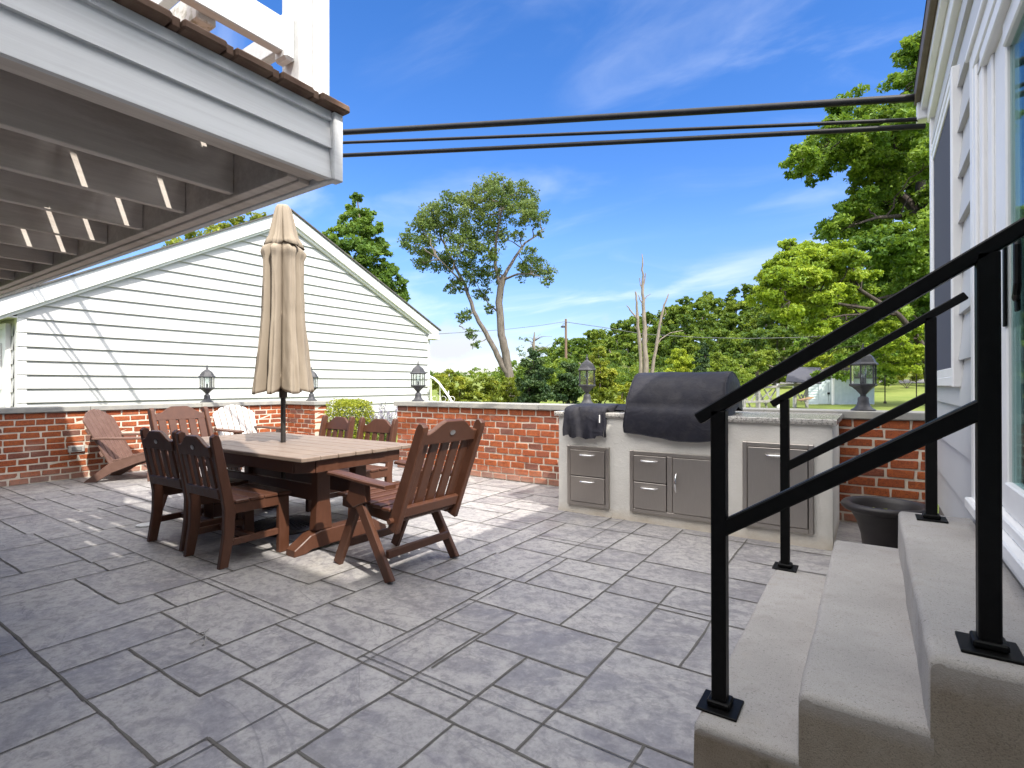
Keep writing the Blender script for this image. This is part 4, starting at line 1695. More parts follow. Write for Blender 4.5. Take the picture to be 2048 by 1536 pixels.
def side_chair(label, loc, rotz):
    t_ = thing('dining_chair', label, 'chair', loc, rotz, 'armless brown dining chairs around the table')
    hw = .232
    for s in (-1, 1):
        mb = MB()
        # rear leg and stile in one curved plank
        P = [(-.275, 0), (-.215, 0), (-.175, .20), (-.165, .38), (-.185, .47), (-.262, .84), (-.275, .875), (-.300, .885), (-.322, .868), (-.322, .84), (-.252, .46), (-.240, .38), (-.243, .22)]
        mb.prism(P, s * hw - .021, s * hw + .021, 'x', .006)
        mb.build('leg', 'poly', t_)
        mb = MB()
        mb.box(s * hw - .021, s * hw + .021, .145, .225, 0, .405, .005)
        mb.build('leg', 'poly', t_)
        mb = MB()
        mb.box(s * hw - .018, s * hw + .018, -.195, .1445, .345, .413, .004)
        mb.build('seat_rail', 'poly', t_)
        mb = MB()
        mb.box(s * hw - .015, s * hw + .015, -.20, .1448, .135, .18, .004)
        mb.build('side_stretcher', 'poly', t_)
    mb = MB()
    mb.box(-hw + .022, hw - .022, -.045, -.012, .137, .178, .004)
    mb.box(-hw + .022, hw - .022, .175, .205, .35, .405, .004)
    mb.build('cross_stretcher', 'poly', t_)
    mb = MB()
    for k in range(4):
        y = -.175 + k * .1055
        mb.box(-hw - .028, hw + .028, y, y + .100, .4135, .438, .006)
    mb.build('seat', 'poly', t_)
    ang = math.radians(11.5)
    mb = MB()
    mb.prism(crest(hw - .022, .745, .815, .068), -.252, -.222, 'y', .005)
    o = rot_back(mb, -.215, .44, ang).build('crest_rail', 'poly', t_)
    mb = MB()
    mb.lathe([(.0165, 0), (.0165, .003), (.010, .004)], 14)
    mb.v = [(x * 1.3, -.2535 - z, .805 + y) for x, y, z in mb.v]
    rot_back(mb, -.215, .44, ang).build('badge', 'medal', o)
    mb = MB()
    mb.box(-hw + .022, hw - .022, -.252, -.222, .455, .525, .005)
    rot_back(mb, -.215, .44, ang).build('lower_back_rail', 'poly', t_)
    for k in range(4):
        x = (k - 1.5) * .102
        mb = MB()
        mb.box(x - .029, x + .029, -.247, -.228, .526, .7445, .004)
        rot_back(mb, -.215, .44, ang).build('back_slat', 'poly', t_)
    return t_


c0 = side_chair('armless brown dining chair nearest the camera, its back turned to us at the table', (-3.765, 2.035, 0), 0)
dup(c0, (-4.40, 2.06, 0), .06, 'armless brown dining chair left of the nearest one, its back turned to us')
dup(c0, (-4.67, 3.27, 0), PI - .03, 'armless brown dining chair across the table, right of the umbrella pole, before the hedge')
dup(c0, (-4.01, 3.25, 0), PI + .02, 'armless brown dining chair across the table, partly behind the reclining armchair')


def recliner(label, loc, rotz):
    t_ = thing('folding_armchair', label, 'armchair', loc, rotz, 'reclining folding armchairs at the table ends')
    hw = .262
    for s in (-1, 1):
        x = s * (hw + .028)
        mb = MB()
        mb.bar((x, -.235, 0), (x, .10, .53), .034, .075, (0, 1, .6), .005)
        mb.v = [(a, b, max(0, c)) for a, b, c in mb.v]
        mb.build('leg', 'poly', t_)
        mb = MB()
        x2 = s * (hw - .012)
        mb.bar((x2, .335, 0), (x2, .045, .60), .034, .075, (0, 1, -.5), .005)
        mb.v = [(a, b, max(0, c)) for a, b, c in mb.v]
        mb.build('leg', 'poly', t_)
        mb = MB()
        mb.prism([(-.24, .598), (.02, .612), (.20, .628), (.335, .634), (.35, .622), (.345, .608), (.20, .602), (.02, .585), (-.24, .572)], x - .045, x + .045, 'x', .008)
        mb.build('armrest', 'poly', t_)
        mb = MB()
        mb.prism([(-.03, .47), (.10, .42), (.17, .46), (.12, .585), (-.02, .58)], x - .022, x + .022, 'x', .004)
        mb.build('arm_bracket', 'poly', t_)
        mb = MB()
        mb.bar((s * (hw - .045), -.24, .375), (s * (hw - .045), .315, .425), .032, .075, (0, 0, 1), .005)
        mb.build('seat_rail', 'poly', t_)
    mb = MB()
    mb.box(-hw - .01, hw + .01, -.20, -.17, .135, .185, .004)
    mb.build('rear_stretcher', 'poly', t_)
    mb = MB()
    mb.box(-hw + .03, hw - .03, .262, .292, .115, .165, .004)
    mb.build('front_stretcher', 'poly', t_)
    mb = MB()
    for k in range(6):
        y = -.20 + k * .088
        mb.bar((-hw - .005, y + .04, .432 + k * .008), (hw + .005, y + .04, .432 + k * .008), .080, .022, (0, 0, 1), .006)
    mb.build('seat', 'poly', t_)
    ang = math.radians(21)
    y0, z0 = -.25, .36
    for s in (-1, 1):
        mb = MB()
        mb.prism([(y0 - .04, z0 - .05), (y0 + .035, z0 - .05), (y0 + .045, z0 + .10), (y0 + .028, .985), (y0 + .016, 1.018), (y0 - .010, 1.026), (y0 - .036, 1.012), (y0 - .042, .985)], s * (hw - .0) - .021, s * hw + .021, 'x', .006)
        rot_back(mb, y0, z0, ang).build('back_stile', 'poly', t_)
    mb = MB()
    mb.prism(crest(hw - .022, .885, .955, .078), y0 - .018, y0 + .014, 'y', .005)
    o = rot_back(mb, y0, z0, ang).build('crest_rail', 'poly', t_)
    mb = MB()
    mb.lathe([(.0165, 0), (.0165, .003), (.010, .004)], 14)
    mb.v = [(x * 1.4, y0 - .0195 - z, .955 + y) for x, y, z in mb.v]
    rot_back(mb, y0, z0, ang).build('badge', 'medal', o)
    mb = MB()
    mb.box(-hw + .022, hw - .022, y0 - .028, y0 + .004, .405, .475, .005)
    rot_back(mb, y0, z0, ang).build('lower_back_rail', 'poly', t_)
    for k in range(5):
        x = (k - 2) * .0955
        mb = MB()
        mb.box(x - .0355, x + .0355, y0 + .005, y0 + .025, .405, .8845, .004)
        rot_back(mb, y0, z0, ang).build('back_slat', 'poly', t_)
    mb = MB()
    mb.tube([(-hw - .05, y0 + .005, z0 + .02), (hw + .05, y0 + .005, z0 + .02)], .018, 12)
    mb.build('pivot_rod', 'poly', t_, smooth=True)
    return t_


r0 = recliner('brown reclining folding armchair at the near right end of the table, half in shade', (-2.64, 2.52, 0), PI / 2 - .03)
dup(r0, (-5.50, 2.60, 0), -PI / 2 + .03, 'brown reclining folding armchair at the far left end of the table, facing us')


def adirondack(label, loc, rotz, body, slats):
    t_ = thing('adirondack_chair', label, 'chair', loc, rotz)
    for s in (-1, 1):
        x = s * .27
        mb = MB()
        mb.prism([(-.50, 0), (-.36, 0), (-.18, .115), (.10, .225), (.36, .305), (.385, .32), (.385, .395), (.33, .41), (.05, .335), (-.22, .225)], x - .017, x + .017, 'x', .004)
        mb.build('side_board', body, t_)
        mb = MB()
        mb.box(s * .305 - .018, s * .305 + .018, .245, .375, 0, .535, .004)
        l_ = mb.build('leg', body, t_)
        mb = MB()
        mb.prism([(.25, .40), (.25, .535), (.36, .535), (.30, .46)], s * .325, s * .355, 'x', .003)
        mb.build('bracket', body, l_)
        mb = MB()
        P = [(s * .255, -.37), (s * .345, -.37), (s * .395, -.05), (s * .40, .40), (s * .375, .44), (s * .29, .44), (s * .262, .38)]
        mb.prism(P, .536, .560, 'z', .004)
        mb.build('armrest', body, t_)
    mb = MB()
    mb.box(-.25, .25, .34, .37, .24, .36, .004)
    mb.build('front_board', body, t_)
    mb = MB()
    for k in range(6):
        y = -.16 + k * .092
        z = .275 + (y + .16) * .245
        mb.bar((-.29, y + .04, z), (.29, y + .04, z), .084, .022, (0, -.24, 1), .005)
    mb.build('seat', body, t_)
    ang = math.radians(27)
    y0, z0 = -.20, .22
    W7 = .078
    mb = MB()
    for k in range(7):
        u = k - 3
        x0 = u * .0815
        fan = u * .011
        top = .985 - .0125 * u * u
        tl = .0125 * ((u - .5) ** 2 - u * u)
        tr_ = .0125 * ((u + .5) ** 2 - u * u)
        hw = W7 / 2
        P = [(x0 - hw * .86, z0 - .03), (x0 + hw * .86, z0 - .03), (x0 + fan + hw * 1.03, top - tr_ - .008), (x0 + fan + hw * .7, top - tr_ * .55), (x0 + fan, top + .003), (x0 + fan - hw * .7, top - tl * .55), (x0 + fan - hw * 1.03, top - tl - .008)]
        mb.prism(P, y0 - .011, y0 + .011, 'y', .003)
        rot_back(mb, y0, z0, ang).build('back_slat', slats, t_)
        mb = MB()
    for zz, w in ((.34, .30), (.66, .31)):
        mb = MB()
        mb.box(-w, w, y0 - .038, y0 - .012, zz, zz + .075, .004)
        rot_back(mb, y0, z0, ang).build('back_brace', body, t_)
    return t_


adirondack('faded brown reclined slatted garden chair by the left brick wall, half in shade', (-7.93, 2.95, 0), -PI / 2 + .76, 'adir', 'adir')
adirondack('weathered garden chair with white back slats and dark brown arms against the wall', (-7.82, 4.36, 0), -PI / 2 - .04, 'poly', 'adir_white')

# ================================================================== small things on the patio
mb = MB()
mb.lathe([(.070, .002), (.070, .010), (.062, .013), (.030, .0135), (.028, .011), (.010, .011)], 28, (-5.17, 1.97, 0))
tag(mb.build('drain_cover', 'drain', smooth=True), 'small round white cover disc lying on the patio left of the chairs', 'drain cover')

mb = MB()
for pts in (((-2.70, 1.30, .006), (-2.66, 1.26, .012), (-2.60, 1.24, .010), (-2.55, 1.205, .006)), ((-2.63, 1.25, .011), (-2.61, 1.21, .010), (-2.615, 1.175, .006)), ((-2.67, 1.27, .011), (-2.685, 1.235, .007))):
    mb.tube(pts, .0028, 5)
tag(mb.build('twig', 'woodpost'), 'tiny dry twig lying on the shaded patio in front of the chairs', 'twig')

# ================================================================== overhead cables
def cable(label, p, q, r, sag):
    mb = MB()
    p, q = Vector(p), Vector(q)
    pts = []
    for k in range(41):
        s = k / 40
        pts.append(p.lerp(q, s) + Vector((0, 0, -sag * 4 * s * (1 - s))))
    mb.tube(pts, r, 10)
    return tag(mb.build('overhead_cable', 'cable', smooth=True), label, 'cable', 'black cables over the patio')


CE = (-9.9, 2.45, 4.72)
cable('thick black overhead cable, topmost of the three at the house corner', (.33, 5.36, 3.515), (-9.9, 2.45, 4.65), .031, .02)
cable('thin twisted black overhead cable, middle one of the three', (.32, 5.37, 3.345), (-9.9, 1.92, 4.37), .016, .02)
cable('black overhead cable, lowest of the three at the house corner', (.36, 5.36, 3.275), (-9.9, 2.10, 4.22), .022, .02)

# ================================================================== plants
def leaf(mb, p, size, rng, tone, up=.5, aspect=.55):
    n = Vector((rng.gauss(0, 1), rng.gauss(0, 1), rng.gauss(0, 1) + up))
    if n.length < .01:
        n = Vector((0, 0, 1))
    n.normalize()
    a = n.cross(Vector((rng.gauss(0, 1), rng.gauss(0, 1), rng.gauss(0, 1))))
    if a.length < .01:
        a = n.cross(Vector((1, 0, .2)))
    a.normalize()
    b = n.cross(a)
    L = size * rng.uniform(.7, 1.3) * .5
    w = L * aspect
    fold = n * (w * .35)
    o = len(mb.v)
    mb.v.extend([tuple(p - a * L), tuple(p + b * w + fold), tuple(p + a * L), tuple(p - b * w + fold)])
    mb.f.append([o, o + 1, o + 2, o + 3])
    mb.tn.append(tone)


def clump(mb, c, r, n, size, rng, flat=.75, tone=None, up=.5, spray=7):
    """one leafy mass made of several overlapping sprays with gaps between them"""
    c = Vector(c)
    base = rng.uniform(.2, .8) if tone is None else tone
    subs = []
    for _ in range(spray):
        d = Vector((rng.gauss(0, 1), rng.gauss(0, 1), rng.gauss(0, 1) * flat + .12)).normalized()
        rr_ = rng.uniform(.35, .9)
        subs.append((c + Vector((d.x * r * rr_, d.y * r * rr_, d.z * r * flat * rr_)), r * rng.uniform(.26, .48), max(0, min(1, base + rng.uniform(-.28, .28)))))
    for _ in range(n):
        s, sr, tn = subs[rng.randrange(len(subs))]
        d = Vector((rng.gauss(0, 1), rng.gauss(0, 1), rng.gauss(0, 1))).normalized() * (sr * rng.random() ** .45)
        d.z *= .62
        leaf(mb, s + d, size, rng, max(0, min(1, tn + rng.gauss(0, .14))), up)


def branch(mb, p, q, r0, r1, rng, wob=.06, n=7):
    p, q = Vector(p), Vector(q)
    L = (q - p).length
    pts = []
    for k in range(n + 1):
        s = k / n
        w = Vector((rng.gauss(0, 1), rng.gauss(0, 1), rng.gauss(0, .6))) * (wob * L * math.sin(PI * s) * .5)
        pts.append(p.lerp(q, s) + w + Vector((0, 0, .08 * L * math.sin(PI * s))))
    mb.tube(pts, [r0 + (r1 - r0) * k / n for k in range(n + 1)], 7)
    return pts


def path3(pts, D, rng=None, dj=0):
    return [at(p[0], p[1], D + (p[2] if len(p) > 2 else 0)) for p in pts]


def rel(o, base):
    o.location = (-base[0], -base[1], -base[2])


def make_tree(name, label, D, paths, clumps, lm, bm_, size, seed, cat='tree', group=None, density=1.0, flat=.75, up=.5, twigs=True, sprays=9, rs=1.0):
    rng = random.Random(seed)
    base = at(paths[0][0][0][0], paths[0][0][0][1], D)
    base = Vector((base.x, base.y, terr(base.x, base.y)))
    t_ = thing(name, label, cat, base, 0, group)
    sk = []
    mb = MB()
    for i, (pts, r0, r1) in enumerate(paths):
        P = path3(pts, D)
        if i == 0:
            P = [base + Vector((0, 0, -.1))] + P[1:] if P[0].z - base.z < .8 else [base + Vector((0, 0, -.1))] + P
        # resample smoothly with a little wobble
        Q = []
        for k in range(len(P) - 1):
            for e in range(3):
                s = e / 3
                Q.append(P[k].lerp(P[k + 1], s) + Vector((rng.gauss(0, 1), rng.gauss(0, 1), 0)) * r0 * .10)
        Q.append(P[-1])
        mb.tube(Q, [r0 + (r1 - r0) * (k / (len(Q) - 1)) ** .8 for k in range(len(Q))], 10)
        sk += Q[2:]
    lb = MB()
    for (px, py, rp, off) in clumps:
        c = at(px, py, D + off)
        r = rp * rs * D / FPX
        if twigs and sk:
            best = sorted(sk, key=lambda p: (p - c).length)[:3]
            b = best[rng.randrange(len(best))]
            pts = branch(mb, b, c, min(.05, .012 * r + .02), .008, rng, .10)
            for _ in range(3):
                d = Vector((rng.gauss(0, 1), rng.gauss(0, 1), rng.gauss(0, .7))).normalized() * r * .8
                branch(mb, pts[-3], c + d, .012, .004, rng, .1, 5)
        n = int(density * 1500 * (r / .9) ** 2 * (.14 / size) ** 2)
        clump(lb, c, r, n, size, rng, flat, None, up, sprays)
    tr_ = mb.build('trunk', bm_, t_, smooth=True)
    rel(tr_, base)
    cr_ = lb.build('crown', lm, t_, recalc=False)
    rel(cr_, base)
    return t_


# --- airy two-stemmed tree beyond the garage corner
make_tree('locust_tree', 'tall airy two-stemmed tree with a leaning trunk, right of the garage roof', 22,
          [([(1020, 770), (1018, 745), (1010, 705), (1003, 670), (997, 620), (1001, 575), (1008, 552)], .21, .13),
           ([(1017, 748), (1000, 722), (985, 690), (965, 655), (948, 622), (930, 570), (908, 530, .6), (893, 498, 1), (880, 470, 1.2)], .15, .035),
           ([(1001, 575), (990, 530), (992, 480, -.4), (1001, 430, -.8), (1010, 392, -1)], .10, .02),
           ([(1008, 552), (1030, 515, .3), (1050, 486, .6), (1075, 470, .8), (1090, 456, 1)], .08, .015),
           ([(1006, 560), (1035, 548, -.5), (1062, 548, -.9), (1092, 556, -1.2)], .055, .012),
           ([(997, 625), (978, 608, .5), (962, 585, .9), (950, 560, 1.2)], .045, .012),
           ([(930, 570), (905, 545, -.8), (880, 520, -1.4), (850, 500, -1.8)], .05, .012),
           ([(948, 622), (930, 640, -.3), (918, 652, -.5)], .03, .01)],
          [(862, 424, 34, .5), (838, 448, 26, -.8), (822, 486, 24, -1.5), (880, 452, 36, 1), (850, 492, 30, -.5), (868, 520, 30, .9), (842, 530, 18, -1), (905, 412, 30, -.5), (918, 446, 34, 1.2),
           (945, 404, 30, -1), (975, 386, 32, .6), (1006, 380, 30, -1.2), (1036, 384, 30, .3), (1060, 404, 28, 1), (1074, 432, 24, -.5), (1040, 424, 32, -1), (1004, 424, 34, .8), (968, 432, 32, -.4),
           (960, 474, 34, .5), (925, 488, 32, -.9), (900, 520, 26, .2), (940, 520, 30, 1.3), (976, 510, 30, -.6), (1000, 476, 24, 1), (985, 548, 24, .4), (945, 552, 24, -.4), (1064, 522, 26, -.8), (1086, 540, 22, -.3),
           (1050, 546, 20, .4), (1094, 562, 13, -1.2), (912, 568, 18, .3), (965, 585, 18, .9), (900, 580, 12, -.2), (924, 634, 18, -.3), (942, 668, 15, -.5), (952, 690, 9, -.4), (980, 620, 12, .4), (1040, 470, 16, .5), (1080, 470, 10, .8)],
          'leaf_locust', 'bark', .115, 21, density=.62, flat=.9, up=.3, sprays=20, rs=1.18)

# --- conical tree behind the garage
make_tree('pear_tree', 'dense conical green tree rising behind the garage roof', 31,
          [([(735, 790), (733, 600), (725, 480), (714, 395)], .20, .03)],
          [(713, 400, 15, 0), (706, 425, 26, .4), (728, 432, 24, -.6), (690, 455, 28, .3), (716, 460, 32, -1), (742, 462, 26, .5), (678, 490, 28, -.5), (708, 496, 36, -1.4), (744, 498, 34, .8), (762, 506, 22, -.4),
           (680, 530, 34, .5), (718, 536, 40, -1.6), (756, 540, 36, .4), (776, 540, 22, -.6), (700, 570, 44, -1), (745, 576, 42, -1.5), (784, 580, 30, .3), (800, 566, 18, -.4), (730, 610, 46, -1), (775, 612, 40, -.5), (805, 592, 16, 0), (660, 468, 14, 0), (662, 560, 30, 0), (690, 620, 44, 0), (790, 640, 34, .5)],
          'leaf_cone', 'bark', .22, 5, density=1.7, sprays=14, flat=.9, up=.35, twigs=False)

# --- treetop showing between the deck and the garage roof
make_tree('tree', 'treetop just showing over the left slope of the garage roof, under the deck', 34,
          [([(440, 800), (445, 600), (450, 480)], .2, .05)],
          [(520, 432, 16, 0), (495, 440, 22, 0), (462, 448, 26, 0), (430, 462, 30, 0), (395, 478, 30, 0), (360, 494, 30, 0), (450, 490, 40, 0), (400, 520, 40, 0)],
          'leaf_shrub', 'bark', .20, 6, density=.8, twigs=False)

# --- big tree at the house corner
BC = []
rb = random.Random(17)
rows = [(86, 1832, 1900, 34), (118, 1806, 1910, 40), (150, 1800, 1920, 40), (205, 1770, 1915, 40), (232, 1688, 1905, 40), (262, 1650, 1910, 44), (300, 1620, 1915, 44), (330, 1590, 1905, 40), (362, 1640, 1910, 44),
        (398, 1690, 1910, 44), (432, 1684, 1915, 44), (470, 1668, 1915, 46), (505, 1720, 1915, 46), (545, 1730, 1915, 46), (590, 1735, 1915, 48), (640, 1745, 1915, 46), (690, 1740, 1910, 40), (722, 1780, 1900, 30)]
for y, xa, xb, rp in rows:
    x = xa + rp * .4
    while x < xb:
        BC.append((x + rb.uniform(-10, 10), y + rb.uniform(-14, 14), rp * rb.uniform(.7, 1.1), rb.uniform(-2.4, 3.0)))
        x += rp * rb.uniform(.62, 1.0)
holes = [(1712, 352, 26), (1770, 345, 22), (1745, 395, 20), (1822, 440, 22), (1800, 470, 16), (1668, 375, 26), (1640, 392, 26)]
BC = [c for c in BC if not any(math.hypot(c[0] - a, c[1] - b) < r for a, b, r in holes)]
BC += [(1650, 752, 22, 9), (1690, 750, 26, 8), (1722, 744, 26, 6), (1752, 738, 26, 4), (1632, 748, 16, 10), (1600, 690, 26, 9), (1640, 700, 28, 9), (1690, 715, 28, 8)]
BC += [(1585, 318, 20, -.6), (1605, 345, 20, .4), (1580, 350, 10, -.6), (1622, 362, 14, 0), (1596, 300, 16, .6), (1650, 352, 14, .2)]
make_tree('maple_tree', 'huge dark green spreading tree with bare limbs showing, beside the white house corner', 17.5,
          [([(1884, 780), (1878, 640), (1868, 520), (1852, 450), (1838, 425)], .42, .26),
           ([(1852, 450), (1815, 405, .3), (1785, 375, .5), (1750, 345, .3), (1705, 325, 0), (1670, 310, -.4), (1640, 318, -.6), (1610, 335, -.5)], .17, .03),
           ([(1840, 430), (1800, 432, -.8), (1755, 435, -1.3), (1720, 446, -1.6)], .10, .03),
           ([(1845, 440), (1840, 380, .5), (1845, 300, .8), (1850, 200, .6), (1856, 110, .3)], .20, .03),
           ([(1785, 375, .5), (1780, 340, .2), (1790, 300, 0), (1782, 250, -.2)], .07, .02),
           ([(1870, 540), (1830, 500, -1), (1790, 480, -1.6), (1760, 482, -2)], .10, .03),
           ([(1880, 660), (1840, 590, -.8), (1790, 590, -1.2), (1745, 600, -1.5)], .11, .03),
           ([(1750, 345), (1735, 310, .6), (1722, 270, .9)], .05, .015)],
          BC, 'leaf_maple', 'bark_dark', .15, 31, density=1.5, flat=.8, up=.6, sprays=14, rs=1.1)

# --- lighter tree in front of it
LC = []
for y, xa, xb, rp in ((500, 1560, 1690, 26), (522, 1535, 1720, 32), (555, 1525, 1730, 34), (590, 1520, 1725, 34), (622, 1540, 1700, 30), (648, 1600, 1690, 22)):
    x = xa + rp * .4
    while x < xb:
        LC.append((x + rb.uniform(-8, 8), y + rb.uniform(-9, 9), rp * rb.uniform(.75, 1.1), rb.uniform(-1.1, 1.2)))
        x += rp * rb.uniform(.6, .95)
LC += [(1735, 640, 24, .6), (1775, 655, 26, .5), (1750, 690, 26, .6), (1800, 690, 28, -.4), (1835, 660, 24, -.4), (1838, 710, 26, -.5), (1815, 735, 22, -.4), (1780, 725, 22, .5), (1856, 740, 18, -.4)]
make_tree('tree', 'bright yellow-green leafy tree reaching left in front of the huge dark one', 14,
          [([(1862, 790), (1850, 700), (1800, 630), (1720, 580)], .13, .05),
           ([(1790, 625), (1690, 610), (1640, 600), (1590, 580), (1550, 575)], .05, .015), ([(1790, 628), (1690, 630), (1640, 640), (1600, 655)], .035, .012)],
          LC, 'leaf_lime', 'bark_dark', .105, 8, density=1.7, flat=.75, up=.7, sprays=14, rs=1.1)

# --- dark tree standing further back on the right
DC = []
for y, xa, xb, rp in ((560, 1760, 1960, 40), (600, 1730, 1980, 44), (645, 1715, 1990, 46), (690, 1720, 1990, 44), (722, 1745, 1960, 34)):
    x = xa
    while x < xb:
        DC.append((x + rb.uniform(-8, 8), y + rb.uniform(-10, 10), rp * rb.uniform(.8, 1.1), rb.uniform(-2.5, 2.5)))
        x += rp * rb.uniform(.7, 1.0)
make_tree('tree', 'dark leafy tree in the background behind the handrail, right of the shed', 30,
          [([(1905, 790), (1900, 700), (1890, 620), (1870, 560)], .28, .08)],
          DC, 'leaf_cone', 'bark_dark', .22, 88, density=1.3, flat=.7, up=.6, sprays=12)

# --- dead snag
rng = random.Random(4)
base = at(1290, 750, 30)
base.z = terr(base.x, base.y)
sn = thing('dead_tree', 'bare dead tree of three broken grey stems standing behind the grill cover', 'dead tree', base)
mb = MB()
for pts, r0, r1 in (([(1291, 775), (1290, 700), (1288, 640), (1287, 600), (1285, 550), (1284, 508)], .24, .035),
                    ([(1283, 775), (1280, 690), (1275, 640), (1273, 605), (1271, 583)], .17, .06),
                    ([(1298, 775), (1311, 700), (1319, 650), (1328, 610), (1337, 588)], .15, .04),
                    ([(1276, 640), (1266, 628), (1259, 618), (1253, 611)], .075, .03),
                    ([(1280, 675), (1274, 660), (1268, 652)], .05, .03),
                    ([(1313, 690), (1322, 678), (1340, 666), (1366, 661)], .06, .02),
                    ([(1288, 600), (1294, 592), (1301, 588)], .045, .02), ([(1287, 570), (1290, 556), (1291, 546)], .05, .03),
                    ([(1285, 580), (1281, 570), (1279, 556)], .05, .03), ([(1286, 608), (1280, 600), (1277, 590)], .05, .03),
                    ([(1289, 668), (1296, 655), (1301, 642)], .045, .02), ([(1328, 632), (1332, 628), (1330, 618)], .03, .02)):
    P = [at(p[0], p[1], 30) for p in pts]
    Q = []
    for k in range(len(P) - 1):
        for e in range(4):
            Q.append(P[k].lerp(P[k + 1], e / 4) + Vector((rng.gauss(0, 1), rng.gauss(0, 1), 0)) * r0 * .13)
    Q.append(P[-1])
    mb.tube(Q, [.74 * (r0 + (r1 - r0) * k / (len(Q) - 1)) * rng.uniform(.88, 1.12) for k in range(len(Q))], 8)
rel(mb.build('trunk', 'bark_dead', sn, smooth=True, angle=60), base)

# --- shrubs and small trees beyond the wall
def shrub(name, label, cat, D, blobs, lm, size, seed, dens=1.0, flat=.95, up=.3, stem=True, group=None):
    rng = random.Random(seed)
    x0 = sum(b[0] for b in blobs) / len(blobs)
    b0 = at(x0, 790, D)
    b0.z = terr(b0.x, b0.y)
    t_ = thing(name, label, cat, b0, 0, group)
    lb = MB()
    tb_ = MB()
    for (px, py, rp, off) in blobs:
        c = at(px, py, D + off)
        r = rp * D / FPX
        clump(lb, c, r, int(dens * 2400 * (r / .6) ** 2 * (.09 / size) ** 2), size, rng, flat, None, up, 11)
        branch(tb_, b0, c, .03, .008, rng, .08)
    rel(tb_.build('stem', 'bark_dark', t_, smooth=True), b0)
    rel(lb.build('foliage', lm, t_, recalc=False), b0)
    return t_


G = 'shrubs behind the brick wall'
shrub('shrub', 'rounded yellow-green shrub right beside the garage corner', 'shrub', 15.5, [(876, 762, 20, .8), (893, 770, 28, 0), (900, 750, 18, .3), (885, 795, 26, 0), (905, 800, 22, 0)], 'leaf_shrub', .085, 41, group=G)
shrub('shrub', 'olive shrub second from the garage corner', 'shrub', 15.2, [(928, 772, 20, 0), (938, 785, 20, 0), (930, 802, 24, 0), (918, 760, 12, .3)], 'leaf_shrub', .085, 42, group=G)
shrub('shrub', 'broad olive shrub left of the two-stemmed tree trunks', 'shrub', 15.0, [(970, 768, 20, 0), (985, 778, 26, .3), (965, 795, 24, 0), (990, 800, 22, 0)], 'leaf_shrub', .085, 43, group=G)
shrub('shrub', 'red-tinged shrub at the foot of the two-stemmed tree', 'shrub', 15.0, [(1014, 770, 18, 0), (1022, 788, 22, 0), (1010, 802, 20, 0)], 'leaf_shrub', .085, 44, group=G)
shrub('evergreen_shrub', 'dark pointed evergreen shrub right of the two-stemmed tree', 'shrub', 14.0, [(1066, 712, 16, 0), (1062, 735, 26, .2), (1078, 752, 28, 0), (1056, 765, 26, .2), (1066, 790, 38, 0), (1084, 780, 22, 0), (1052, 800, 22, 0)], 'leaf_dark', .085, 45, 1.2)
shrub('evergreen_shrub', 'dark evergreen shrub just left of the lantern by the grill', 'shrub', 14.5, [(1140, 735, 20, .3), (1135, 760, 28, 0), (1150, 778, 30, 0), (1130, 796, 28, 0), (1120, 778, 18, 0)], 'leaf_dark', .085, 46, 1.2)
shrub('conifer', 'light green feathery conifer just right of the lantern by the grill', 'conifer', 15.5, [(1198, 700, 14, 0), (1200, 722, 20, .2), (1206, 745, 26, 0), (1200, 768, 28, .2), (1214, 782, 28, 0), (1192, 800, 26, 0)], 'leaf_shrub', .085, 47, 1.2)
shrub('shrub', 'small yellow-green shrub between the conifer and the grill cover', 'shrub', 13.5, [(1248, 775, 16, 0), (1256, 790, 18, 0), (1243, 802, 16, 0)], 'leaf_box', .075, 48)
shrub('small_tree', 'bright yellow-green young tree against the dark woods above the grill cover', 'tree', 38, [(1358, 708, 18, 0), (1346, 722, 20, .5), (1370, 726, 20, -.3), (1356, 742, 26, 0), (1340, 748, 18, 0), (1378, 750, 16, 0)], 'leaf_yellow', .16, 49, 1.2)
shrub('spruce', 'dark narrow spruce beside the bright young tree', 'spruce', 36, [(1408, 690, 8, 0), (1407, 706, 13, 0), (1405, 724, 18, 0), (1406, 744, 22, 0), (1404, 766, 24, 0)], 'leaf_dark', .13, 50, 1.4)
shrub('shrub', 'yellow-leaved bush behind the dark canopy roof on the lawn', 'shrub', 40, [(1640, 716, 20, 0), (1665, 722, 18, 0), (1618, 730, 18, 0), (1690, 728, 16, 0), (1650, 745, 22, 0)], 'leaf_yellow', .17, 51, 1.0)
shrub('shrub', 'low yellow-green bush at the lawn edge near the house corner', 'shrub', 50, [(1800, 745, 16, 0), (1830, 748, 18, 0), (1775, 752, 14, 0), (1850, 742, 16, 0)], 'leaf_shrub', .2, 52, 1.0)

# dead-topped thin tree behind the pointed evergreen
base = at(1070, 760, 24)
base.z = terr(base.x, base.y)
rng = random.Random(77)
t_ = thing('bare_tree', 'thin pale dead-topped tree poking above the pointed evergreen shrub', 'dead tree', base)
mb = MB()
mb.tube([base, at(1069, 720, 24), at(1067, 690, 24), at(1069, 664, 24)], [.10, .09, .07, .02], 7)
for a in range(14):
    p = at(1068, rng.uniform(680, 712), 24)
    q = p + Vector((rng.gauss(0, .5), rng.gauss(0, .5), rng.uniform(.1, .5)))
    branch(mb, p, q, .02, .005, rng, .1, 4)
rel(mb.build('trunk', 'bark_dead', t_, smooth=True), base)
lb = MB()
for _ in range(12):
    clump(lb, at(1066 + rng.gauss(0, 18), 700 + rng.gauss(0, 12), 24), .3, 60, .09, rng)
rel(lb.build('foliage', 'leaf_locust', t_, recalc=False), base)

